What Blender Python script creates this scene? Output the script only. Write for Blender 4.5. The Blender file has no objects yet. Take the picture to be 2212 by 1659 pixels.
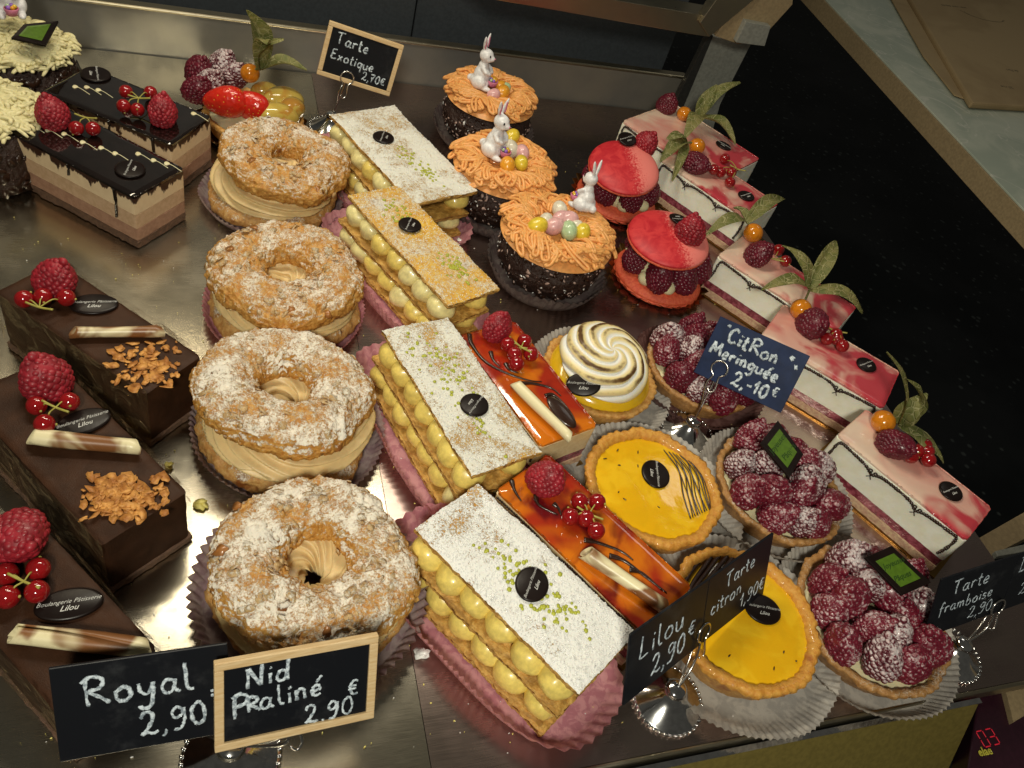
import bpy, bmesh, math, random
from mathutils import Vector, Matrix, noise
import numpy as np
PI=math.pi
SC=bpy.context.scene
COL=SC.collection
# ---------------------------------------------------------------- camera
FPX=1746.72                       # focal length for a 2212 px wide frame
RX=Vector((0.93957916,-0.01829841,0.34184231))
RY=Vector((-0.24154662,-0.7430417,0.62413481))
RZ=Vector((0.24258242,-0.66899492,-0.70256641))
RM=Matrix((RX,RY,RZ))             # camera (x right, y down, z forward) -> world
CH=45.0                           # camera height above the shelf in cm
cam=bpy.data.cameras.new('camera'); camo=bpy.data.objects.new('camera',cam); COL.objects.link(camo)
r=RM@Vector((1,0,0)); u=RM@Vector((0,-1,0)); b=RM@Vector((0,0,-1))
camo.matrix_world=Matrix(((r.x,u.x,b.x,0),(r.y,u.y,b.y,0),(r.z,u.z,b.z,CH*.01),(0,0,0,1)))
cam.sensor_width=36; cam.lens=36*FPX/2212; cam.clip_start=.01; cam.clip_end=60
SC.camera=camo
SC.render.engine='CYCLES'
SC.view_settings.view_transform='Standard'; SC.view_settings.look='None'
SC.view_settings.exposure=0.0; SC.view_settings.gamma=1
# ---------------------------------------------------------------- world and lamps
w=bpy.data.worlds.new('World'); SC.world=w; w.use_nodes=True
w.node_tree.nodes['Background'].inputs[0].default_value=(1,.95,.80,1)
w.node_tree.nodes['Background'].inputs[1].default_value=.05
def area(name,loc,target,sx,sy,power,col,spread=180):
    l=bpy.data.lights.new(name,'AREA'); l.shape='RECTANGLE'; l.size=sx; l.size_y=sy; l.energy=power; l.color=col
    l.spread=math.radians(spread)
    o=bpy.data.objects.new(name,l); COL.objects.link(o); o.location=loc
    d=Vector(target)-Vector(loc); o.rotation_euler=d.to_track_quat('-Z','Y').to_euler()
    return o
area('case_lamp',(.10,.62,.62),(.13,.34,0),.38,.06,2.2,(1,.91,.72))
area('ceiling_lamp',(-.16,-.36,.78),(.22,.28,0),.13,.13,2.75,(1,.95,.79),110)
area('counter_fill_light',(1.25,1.0,1.1),(1.05,.95,.08),.3,.3,.7,(1,.96,.86))  # added fill with no visible source, brightens the marble counter
area('rear_lamp',(-.15,.85,.60),(.05,.55,0),.3,.05,1.0,(1,.86,.62))

def at(u,v,h=0.):                 # photograph pixel (2212 wide) + height above shelf -> point in cm
    d=RM@Vector((u-1106,v-829.5,FPX)); t=(h-CH)/d.z
    return Vector((d.x*t,d.y*t,h))
def at_y(u,v,y):
    d=RM@Vector((u-1106,v-829.5,FPX)); t=y/d.y
    return Vector((d.x*t,y,CH+d.z*t))
# ---------------------------------------------------------------- materials
class M:
    def __init__(s,name,rnd=True):
        s.m=bpy.data.materials.new(name); s.m.use_nodes=True; s.nt=s.m.node_tree; s.n=s.nt.nodes; s.l=s.nt.links
        s.b=s.n['Principled BSDF']
        tc=s.n.new('ShaderNodeTexCoord'); mp=s.n.new('ShaderNodeMapping'); mp.inputs['Scale'].default_value=(100,100,100)
        s.l.new(tc.outputs['Object'],mp.inputs['Vector']); s.tc=tc; s.mp=mp
        s.co=mp.outputs[0]
        if rnd:
            oi=s.n.new('ShaderNodeObjectInfo'); mu=s.math('MULTIPLY',oi.outputs['Random'],37.)
            v=s.n.new('ShaderNodeCombineXYZ')
            for i in range(3): s.l.new(mu,v.inputs[i])
            s.l.new(v.outputs[0],mp.inputs['Location'])
        s.raw=tc.outputs['Object']
    def _in(s,sock,v):
        if hasattr(v,'links') or hasattr(v,'is_output'): s.l.new(v,sock)
        else:
            if sock.type=='RGBA' and len(v)==3: v=(*v,1)
            sock.default_value=v
    def math(s,op,a,b=0.,c=None):
        n=s.n.new('ShaderNodeMath'); n.operation=op; s._in(n.inputs[0],a); s._in(n.inputs[1],b)
        if c is not None: s._in(n.inputs[2],c)
        return n.outputs[0]
    def stretch(s,x,y,z):
        n=s.n.new('ShaderNodeMapping'); s.l.new(s.co,n.inputs[0]); n.inputs['Scale'].default_value=(x,y,z); return n.outputs[0]
    def noise(s,scale,detail=4,rough=.55,dist=0,vec=None):
        n=s.n.new('ShaderNodeTexNoise'); s.l.new(vec or s.co,n.inputs['Vector']); n.inputs['Scale'].default_value=scale
        n.inputs['Detail'].default_value=detail; n.inputs['Roughness'].default_value=rough; n.inputs['Distortion'].default_value=dist
        return n.outputs['Fac']
    def voro(s,scale,out='Distance',feat='F1',vec=None):
        n=s.n.new('ShaderNodeTexVoronoi'); s.l.new(vec or s.co,n.inputs['Vector']); n.inputs['Scale'].default_value=scale; n.feature=feat
        return n.outputs[out]
    def ramp(s,f,lo,hi):
        n=s.n.new('ShaderNodeMapRange'); n.clamp=True; n.interpolation_type='SMOOTHSTEP'
        s._in(n.inputs['Value'],f); n.inputs['From Min'].default_value=lo; n.inputs['From Max'].default_value=hi; return n.outputs[0]
    def mix(s,f,a,b):
        n=s.n.new('ShaderNodeMix'); n.data_type='RGBA'
        s._in(n.inputs[0],f); s._in(n.inputs[6],a); s._in(n.inputs[7],b); return n.outputs[2]
    def xyz(s,axis,raw=True):
        n=s.n.new('ShaderNodeSeparateXYZ'); s.l.new(s.raw,n.inputs[0]); return s.math('MULTIPLY',n.outputs[axis],100.)
    def up(s):
        g=s.n.new('ShaderNodeNewGeometry'); n=s.n.new('ShaderNodeSeparateXYZ'); s.l.new(g.outputs['Normal'],n.inputs[0]); return n.outputs[2]
    def attr(s,name):
        n=s.n.new('ShaderNodeAttribute'); n.attribute_name=name; return n.outputs['Fac']
    def set(s,base=None,rough=None,metal=None,bump=None,bs=.5,bd=.05,coat=0,sss=0,sssr=(1,.5,.3),trans=0,alpha=None,spec=None,emit=None,es=0,ior=None,coatr=.05,sheen=0):
        i=s.b.inputs
        if base is not None: s._in(i['Base Color'],base)
        if rough is not None: s._in(i['Roughness'],rough)
        if metal is not None: s._in(i['Metallic'],metal)
        if coat: i['Coat Weight'].default_value=coat; i['Coat Roughness'].default_value=coatr
        if sss: i['Subsurface Weight'].default_value=sss; i['Subsurface Radius'].default_value=sssr; i['Subsurface Scale'].default_value=.003
        if trans: i['Transmission Weight'].default_value=trans
        if alpha is not None: s._in(i['Alpha'],alpha)
        if spec is not None: i['Specular IOR Level'].default_value=spec
        if ior: i['IOR'].default_value=ior
        if sheen: i['Sheen Weight'].default_value=sheen
        if emit: s._in(i['Emission Color'],emit); i['Emission Strength'].default_value=es
        if bump is not None:
            n=s.n.new('ShaderNodeBump'); n.inputs['Strength'].default_value=bs; n.inputs['Distance'].default_value=bd*.01
            s._in(n.inputs['Height'],bump); s.l.new(n.outputs[0],i['Normal'])
        return s.m
def simple(name,c,rough=.5,metal=0,**k):
    m=M(name); n=m.noise(3,3)
    c2=tuple(x*.78 for x in c)
    return m.set(base=m.mix(m.ramp(n,.3,.7),c2,c),rough=rough,metal=metal,**k)
MT={}
def steel(name,c1,c2,rough=.28,sx=.6,sy=30):
    m=M(name,False); br=m.noise(1,4,.6,vec=m.stretch(sx,sy,1)); sm=m.noise(.12,4); sc=m.noise(2,2,.5,1.5,vec=m.stretch(.3,.5,1))
    col=m.mix(m.ramp(sm,.3,.7),c1,c2)
    ro=m.math('ADD',m.math('MULTIPLY',br,.16),m.math('ADD',m.math('MULTIPLY',m.ramp(sm,.35,.75),.14),rough-.1))
    return m.set(base=col,rough=ro,metal=1,bump=m.math('ADD',br,m.math('MULTIPLY',sc,.25)),bs=.10,bd=.02)
MT['steel']=steel('brushed_steel',(.56,.51,.39),(.42,.39,.32),.22)
MT['steel2']=steel('worn_steel_reflection_tint',(.50,.40,.34),(.36,.27,.25),.24,.4,20)  # reddish tint puts reflected surroundings into the steel colour
MT['steelr']=steel('rail_steel',(.50,.44,.30),(.38,.34,.26),.32,1,1)
MT['steelback']=steel('back_steel',(.34,.32,.27),(.22,.22,.21),.42,8,.5); MT['steelback'].node_tree.nodes['Principled BSDF'].inputs['Metallic'].default_value=.55
MT['steelfront']=simple('olive_panel',(.16,.125,.032),.6,spec=.2)
MT['chrome']=simple('chrome',(.80,.80,.80),.12,1)
MT['wire']=simple('wire',(.72,.70,.66),.22,1)
def pastry(name,sugar=0.,lo=(.48,.20,.032),hi=(.68,.38,.095),dark=(.22,.07,.012),slo=.45,shi=.58,coarse=.5,layers=0,white=(.86,.82,.72),patch=0):
    m=M(name); n1=m.noise(coarse,5,.6); n2=m.noise(3.2,5,.65); n3=m.noise(9,4,.6)
    c=m.mix(m.ramp(n2,.35,.65),lo,hi); c=m.mix(m.ramp(n1,.58,.72),c,dark)
    h=m.math('ADD',m.math('MULTIPLY',n2,.7),m.math('MULTIPLY',n3,.5))
    if layers:
        wv=m.noise(1,4,.6,vec=m.stretch(1.2,1.2,11)); c=m.mix(m.ramp(wv,.35,.62),tuple(x*.62 for x in lo),c); h=m.math('ADD',h,m.math('MULTIPLY',wv,1.5))
    ro=.55
    if sugar:
        up=m.ramp(m.up(),.05,.75)
        k=m.math('ADD',m.math('MULTIPLY',n1,.44),m.math('ADD',m.math('MULTIPLY',n3,.32),m.math('MULTIPLY',n2,.24)))
        k=m.math('ADD',k,m.math('MULTIPLY',m.math('SUBTRACT',up,1.),.25))
        if patch: k=m.math('SUBTRACT',k,m.math('MULTIPLY',m.ramp(m.xyz(0),-3.2,-5.2),patch))
        f=m.math('MULTIPLY',m.ramp(k,slo,shi),sugar)
        c=m.mix(f,c,white); ro=m.mix(f,(.5,.5,.5),(.9,.9,.9))
        h=m.math('ADD',h,m.math('MULTIPLY',f,.5))
    return m.set(base=c,rough=ro,bump=h,bs=.9,bd=.10,sss=.08)
MT['pb1']=pastry('choux_light_sugar',.80,slo=.455,shi=.565)
MT['pb2']=pastry('choux_heavy_sugar',.90,slo=.425,shi=.54)
MT['pbb']=pastry('choux_base',.75,slo=.50,shi=.60,lo=(.46,.22,.06),hi=(.60,.36,.12))
MT['almond']=pastry('almond_flake',.8,slo=.46,shi=.56,lo=(.50,.30,.12),hi=(.68,.48,.24))
MT['almondb']=simple('roasted_almond',(.42,.17,.045),.35,coat=.4)
MT['puff']=pastry('puff_pastry',.0,lo=(.56,.29,.055),hi=(.74,.46,.12),dark=(.36,.14,.03),layers=1)
MT['pufftop']=pastry('puff_pastry_sugared',.96,slo=.40,shi=.51,coarse=.35,lo=(.52,.27,.04),hi=(.68,.44,.10),white=(.78,.78,.71))
MT['pufftop2']=pastry('puff_pastry_half_sugared',.80,slo=.475,shi=.60,coarse=.30,lo=(.62,.31,.03),hi=(.80,.52,.08),white=(.84,.83,.74))
MT['pufftop3']=pastry('puff_pastry_snow_sugar',1,slo=.385,shi=.46,coarse=.24,lo=(.56,.27,.03),hi=(.66,.46,.18),white=(.84,.84,.81),patch=.07)
MT['grain']=simple('sugar_grain',(.97,.97,.95),.15,spec=.8)
MT['pist']=simple('pistachio_bead',(.48,.50,.05),.35)
MT['custard']=simple('custard',(.93,.73,.19),.32,sss=.12,sssr=(1,.8,.4),coat=.25)
MT['custard2']=simple('pale_custard',(.92,.82,.38),.34,sss=.12,sssr=(1,.8,.5),coat=.2)
def cream(name,c):
    m=M(name); n=m.noise(1.2,4); n2=m.noise(9,3)
    return m.set(base=m.mix(m.ramp(n,.3,.7),tuple(x*.85 for x in c),c),rough=.42,bump=m.math('ADD',n2,n),bs=.25,bd=.05,sss=.2)
MT['praline']=cream('praline_cream',(.80,.60,.29))
MT['cream']=cream('vanilla_cream',(.80,.72,.45))
def choc(name,c,rough,coat=0,b=6,bs=.3,spec=.5):
    m=M(name); n=m.noise(b,5); n1=m.noise(.7,3)
    n5=m.noise(.35,5,.65,1.)
    return m.set(base=m.mix(m.ramp(n1,.3,.7),tuple(x*.65 for x in c),c),rough=m.math('ADD',m.math('MULTIPLY',m.ramp(n5,.4,.65),.14 if rough>.3 else 0.),rough-(.07 if rough>.3 else 0)),coat=coat,bump=m.math('ADD',n,n5),bs=bs,bd=.05,spec=spec)
MT['choc']=choc('dark_chocolate',(.035,.014,.008),.3,.3)
MT['velvet']=choc('cocoa_velvet',(.050,.020,.009),.55,0,14,.5,.18)
MT['mirror']=choc('mirror_glaze',(.010,.006,.005),.06,1,.5,.02)
MT['seal']=choc('seal_chocolate',(.012,.007,.006),.38,.0,2,.05,.22)
def flaky(name,c,flake,sc=5,lo=.16,hi=.10):
    m=M(name); v=m.voro(sc); n=m.noise(2.,4); n3=m.noise(9,3)
    f=m.math('MULTIPLY',m.ramp(v,lo,hi),m.ramp(n,.46,.56))
    return m.set(base=m.mix(f,m.mix(n3,tuple(x*.5 for x in c),c),flake),rough=.5,bump=m.math('ADD',m.noise(3,5),f),bs=1,bd=.25)
MT['nestbase']=flaky('flaked_chocolate',(.045,.020,.014),(.55,.33,.28),4)
def layer(name,c,c2,rough=.5,sc=3,bd=.06,**k):
    m=M(name); n=m.noise(sc,5,.6); v=m.voro(sc*3)
    return m.set(base=m.mix(m.ramp(n,.35,.65),c,c2),rough=rough,bump=m.math('ADD',n,m.math('MULTIPLY',v,.4)),bs=.5,bd=bd,**k)
MT['mousse_choc']=layer('milk_chocolate_mousse',(.34,.18,.115),(.42,.24,.16))
MT['mousse_coffee']=layer('praline_mousse',(.52,.34,.20),(.60,.41,.26))
MT['mousse_cream']=layer('cream_mousse',(.66,.50,.27),(.72,.58,.34))
def streaky(name):
    m=M(name); n=m.noise(1,5,.65,vec=m.stretch(1.2,1.2,.35)); z=m.xyz(2)
    k=m.math('ADD',n,m.math('MULTIPLY',m.math('SUBTRACT',z,4.2),.30))
    return m.set(base=m.mix(m.ramp(k,.50,.56),m.mix(m.noise(3),(.72,.52,.32),(.84,.68,.44)),(.045,.018,.010)),rough=.4,bump=n,bs=.3,bd=.05)
MT['mousse_streak']=streaky('cream_mousse_streaked_with_chocolate')
MT['biscuit']=layer('crisp_biscuit',(.10,.055,.035),(.16,.085,.05),.7,5,.2)
MT['biscuit_pale']=layer('sponge',(.62,.46,.28),(.50,.28,.20),.7,4,.15)
MT['jam']=layer('berry_jam',(.16,.02,.035),(.38,.10,.13),.25,2,.1,coat=.4)
MT['mousse_white']=layer('white_mousse',(.88,.86,.70),(.92,.91,.80),.4,1,.04,sss=.2)
def marble(name,cs,sc=.35,rough=.15,lo=.42,hi=.58,coat=.7,vs=(1,1,1),bs=.15,gx=0):
    m=M(name); n=m.noise(sc,3,.5,.8,vec=m.stretch(*vs)); n2=m.noise(sc*1.7,3,.5,1.,vec=m.stretch(*vs)); n3=m.noise(1.2,3)
    if gx: n2=m.math('ADD',n2,m.math('MULTIPLY',m.xyz(0),gx)); n=m.math('ADD',n,m.math('MULTIPLY',m.xyz(0),gx*.5))
    c=m.mix(m.ramp(n,lo,hi),cs[0],cs[1]); c=m.mix(m.ramp(n2,.48,.68),c,cs[2])
    return m.set(base=c,rough=rough,coat=coat,bump=n3,bs=bs,bd=.08,sss=.1)
MT['glaze_pink']=marble('pink_marbled_glaze',[(.84,.64,.50),(.74,.34,.28),(.55,.05,.07)],.14,.25,lo=.36,hi=.62,coat=.4,gx=.028)
MT['glaze_orange']=marble('orange_red_marbled_glaze',[(.64,.17,.008),(.36,.025,.008),(.13,.005,.007)],.17,.11,lo=.36,hi=.54)
MT['lemon']=marble('lemon_glaze',[(.80,.44,.006),(.86,.52,.014),(.76,.42,.006)],.3,.11,bs=.35)
MT['curd']=marble('lemon_curd',[(.70,.42,.012),(.78,.50,.015),(.74,.46,.015)],.4,.16,bs=.35)
MT['crust']=pastry('tart_crust',0,lo=(.52,.24,.05),hi=(.66,.38,.11),dark=(.36,.13,.03))
MT['crustg']=pastry('glazed_tart_rim',0,lo=(.58,.24,.03),hi=(.70,.36,.06),dark=(.40,.13,.02)); MT['crustg'].node_tree.nodes['Principled BSDF'].inputs['Coat Weight'].default_value=.35
MT['crustr']=pastry('dusted_tart_crust',.5,slo=.5,shi=.62,lo=(.36,.17,.05),hi=(.50,.27,.09),dark=(.2,.08,.02))
def berry(name,c,dust=0,rough=.38,lo=.42,hi=.58):
    m=M(name); n=m.noise(1.6,3); n2=m.noise(7,3)
    col=m.mix(m.ramp(n,.3,.7),tuple(x*.6 for x in c),c)
    if dust:
        f=m.math('MULTIPLY',m.ramp(m.math('ADD',m.math('MULTIPLY',n,.5),m.math('MULTIPLY',n2,.5)),lo,hi),m.ramp(m.up(),.0,.6))
        col=m.mix(m.math('MULTIPLY',f,dust),col,(.80,.70,.70))
    return m.set(base=col,rough=rough,coat=.08,sss=.15,sssr=(1,.1,.1),bump=n2,bs=.2,bd=.02)
MT['rasp']=berry('raspberry_red',(.36,.014,.028),0,rough=.5)
MT['raspd']=berry('raspberry_dark',(.15,.008,.024),0)
MT['rasps']=berry('raspberry_dusted',(.20,.010,.030),.55,lo=.50,hi=.62)
MT['rasph']=berry('raspberry_heavily_dusted',(.14,.008,.022),.75,lo=.42,hi=.56)
MT['currant']=simple('redcurrant_skin',(.30,.008,.010),.07,coat=.6,sss=.2)
MT['stem']=simple('stem_green',(.42,.38,.08),.5)
MT['straw']=M('strawberry_red'); _m=MT['straw']; MT['straw']=_m.set(base=_m.mix(_m.ramp(_m.voro(3.2),.22,.12),_m.mix(_m.noise(.8),(.55,.012,.008),(.66,.03,.012)),(.75,.35,.05)),rough=.25,coat=.5,bump=_m.voro(3.2),bs=.5,bd=.1)
MT['physalis']=simple('physalis_orange',(.74,.25,.012),.15,coat=.6,sss=.2)
def husk():
    m=M('papery_husk'); v=m.voro(1.6,feat='DISTANCE_TO_EDGE'); n=m.noise(1,4)
    c=m.mix(m.ramp(n,.35,.65),(.15,.18,.045),(.30,.29,.10)); c=m.mix(m.ramp(v,.05,.0),c,(.50,.48,.24))
    m.set(base=c,rough=.6,bump=m.math('ADD',m.ramp(v,.0,.12),n),bs=.6,bd=.1)
    t=m.n.new('ShaderNodeBsdfTranslucent'); m._in(t.inputs[0],c); mx=m.n.new('ShaderNodeMixShader'); mx.inputs[0].default_value=.35
    m.l.new(m.b.outputs[0],mx.inputs[1]); m.l.new(t.outputs[0],mx.inputs[2]); m.l.new(mx.outputs[0],m.n['Material Output'].inputs[0]); return m.m
MT['husk']=husk()
MT['pear']=marble('glazed_pear',[(.62,.46,.10),(.56,.40,.08),(.50,.24,.04)],.4,.15)
MT['vermi']=simple('orange_piped_paste',(.92,.43,.13),.42,sss=.15)
MT['shred']=simple('pale_yellow_shavings',(.84,.76,.42),.45,sss=.1)
MT['mac_r']=M('macaron_shell'); _m=MT['mac_r']
MT['mac_r']=_m.set(base=_m.mix(_m.ramp(_m.math('ADD',_m.math('MULTIPLY',_m.noise(5,5,.7),.45),_m.math('ADD',_m.math('MULTIPLY',_m.xyz(0),-.09),.15)),.36,.46),(.84,.22,.19),_m.mix(_m.ramp(_m.noise(.8,3,.6,1.),.35,.65),(.50,.012,.024),(.66,.04,.045))),rough=.5,bump=_m.noise(6,4),bs=.15,bd=.04)
MT['mac_b']=layer('macaron_foot',(.62,.075,.035),(.75,.14,.06),.5,4,.15)
MT['gold']=M('gold_card'); _m=MT['gold']; MT['gold']=_m.set(base=_m.mix(_m.noise(2),(.34,.20,.05),(.20,.10,.03)),metal=1,rough=.28,bump=_m.noise(4),bs=.3,bd=.05)
def paper(name,c,c2,tr=.3,rough=.55,sc=1.2):
    m=M(name); n=m.noise(sc,4,.6,.6); n2=m.noise(14,2)
    col=m.mix(m.ramp(n,.42,.60),c,c2); m.set(base=col,rough=rough,bump=m.math('ADD',n2,n),bs=.35,bd=.03)
    t=m.n.new('ShaderNodeBsdfTranslucent'); m._in(t.inputs[0],col); mx=m.n.new('ShaderNodeMixShader'); mx.inputs[0].default_value=tr
    o=m.n['Material Output']; m.l.new(m.b.outputs[0],mx.inputs[1]); m.l.new(t.outputs[0],mx.inputs[2]); m.l.new(mx.outputs[0],o.inputs[0]); return m.m
MT['p_pink']=paper('pink_greaseproof_paper',(.74,.36,.39),(.56,.22,.27),.3,.55,1.6)
MT['p_grey']=paper('grey_greaseproof_paper',(.42,.33,.32),(.30,.20,.22))
MT['p_white']=paper('white_greaseproof_paper',(.56,.53,.48),(.42,.40,.37))
MT['p_brown']=paper('brown_paper_case',(.10,.04,.035),(.18,.09,.08),.1)
MT['p_smoke']=paper('dark_paper_case',(.16,.13,.12),(.10,.07,.07),.2)
MT['p_kraft']=paper('kraft_paper',(.40,.29,.15),(.34,.24,.12),.05,.7,.05)
_m=M('sign_slate'); MT['slate']=_m.set(base=_m.mix(_m.ramp(_m.noise(.5,5,.7),.5,.8),(.007,.008,.011),(.030,.032,.036)),rough=.4,spec=.22,bump=_m.noise(5),bs=.08,bd=.02)
MT['slateblue']=choc('sign_slate_blue',(.014,.028,.085),.5,0,3,.1,.2)
_m=M('chalk_pen'); MT['chalk']=_m.set(base=_m.mix(_m.ramp(_m.noise(5,5,.7),.38,.60),(.22,.27,.32),(.72,.82,.90)),rough=.6)
def wood():
    m=M('light_wood'); n=m.noise(1,4,.6,.5,vec=m.stretch(1,9,9))
    return m.set(base=m.mix(m.ramp(n,.3,.7),(.62,.42,.20),(.74,.56,.32)),rough=.5,bump=n,bs=.3,bd=.05)
MT['wood']=wood()
MT['printw']=simple('edible_white_print',(.75,.75,.72),.5)
MT['green']=simple('green_icing',(.085,.17,.012),.4)
MT['greenink']=simple('dark_green_ink',(.015,.05,.006),.5)
MT['white']=simple('painted_white_resin',(.90,.90,.92),.35)
MT['black']=simple('black_paint',(.01,.01,.01),.3)
MT['pinkp']=simple('pink_paint',(.70,.22,.35),.4)
MT['purp']=simple('purple_paint',(.35,.15,.65),.4)
for k,c in dict(eggy=(.84,.62,.05),eggw=(.80,.74,.60),eggp=(.80,.45,.45),eggo=(.85,.38,.03),eggg=(.50,.66,.38)).items(): MT[k]=simple('sugar_egg_'+{'y':'yellow','w':'white','p':'pink','o':'orange','g':'green'}[k[-1]],c,.28,coat=.3)
MT['jelly']=simple('apricot_jelly',(.72,.30,.10),.12,coat=.6)
MT['wchoc']=M('white_and_milk_chocolate'); _m=MT['wchoc']; MT['wchoc']=_m.set(base=_m.mix(_m.ramp(_m.noise(.35,3,.5,.6),.47,.60),(.80,.72,.45),(.22,.09,.03)),rough=.35,bump=_m.noise(3),bs=.1,bd=.03)
_m=M('feuilletine_flake'); MT['flake']=_m.set(base=_m.mix(_m.ramp(_m.noise(1.6,4),.35,.65),(.40,.15,.03),(.74,.36,.09)),rough=.55,bump=_m.noise(8),bs=.6,bd=.05)
MT['leafgold']=simple('pistachio_crumb_flake',(.95,.84,.25),.5)
MT['mering']=M('toasted_meringue'); _m=MT['mering']; _a=_m.attr('toast'); MT['mering']=_m.set(base=_m.mix(_m.ramp(_m.math('ADD',_a,_m.math('MULTIPLY',_m.noise(1.5),.35)),1.07,1.28),_m.mix(_m.ramp(_a,.45,.95),(.86,.86,.82),(.80,.66,.32)),(.10,.045,.012)),rough=.4,bump=_m.noise(5),bs=.1,bd=.03,sss=.2)
MT['granite']=M('black_granite',False); _m=MT['granite']; MT['granite']=_m.set(base=_m.mix(_m.ramp(_m.math('ADD',_m.voro(.33),_m.math('MULTIPLY',_m.noise(.08),.25)),.34,.20),_m.mix(_m.ramp(_m.noise(.03,4),.4,.65),(.006,.008,.009),(.016,.018,.020)),(.06,.07,.07)),rough=.6,spec=.15)
def marblew():
    m=M('grey_white_marble',False); n=m.noise(.09,5,.6,1.2); v=m.noise(.06,3,.5,2.5)
    vein=m.math('MULTIPLY',m.ramp(v,.485,.5),m.ramp(v,.515,.5))
    return m.set(base=m.mix(m.math('MULTIPLY',vein,.6),m.mix(m.ramp(n,.35,.65),(.42,.48,.40),(.56,.60,.50)),(.70,.70,.62)),rough=.25)
MT['marble']=marblew()
MT['tan']=simple('tan_trim',(.36,.27,.15),.45)
MT['cable']=simple('grey_plastic',(.25,.25,.24),.5)
MT['navy']=simple('dark_back_panel',(.050,.058,.066),.4)
MT['darkpost']=simple('dark_grey_metal',(.07,.07,.065),.35,.6)
MT['postlight']=simple('pale_grey_metal',(.34,.35,.31),.4,.2)
MT['dpurple']=simple('scale_housing',(.03,.008,.016),.3)
m_=M('red_led'); MT['led']=m_.set(base=(.4,.01,.02),emit=(1,.03,.06),es=.25)
MT['yel']=simple('yellow_print',(.55,.50,.06),.5)
MT['ink']=simple('grey_brown_ink',(.16,.13,.07),.7)
def acet():
    m=M('gold_glint_acetate'); n=m.noise(.6,4,.6,1.)  # gold colour in noisy patches paints golden reflections onto the clear film
    m.set(base=(.75,.55,.30),rough=.10,alpha=m.math('ADD',.16,m.math('MULTIPLY',m.ramp(n,.48,.62),.5)),metal=.8,bump=n,bs=1,bd=.8); return m.m
MT['acet']=acet()
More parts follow.
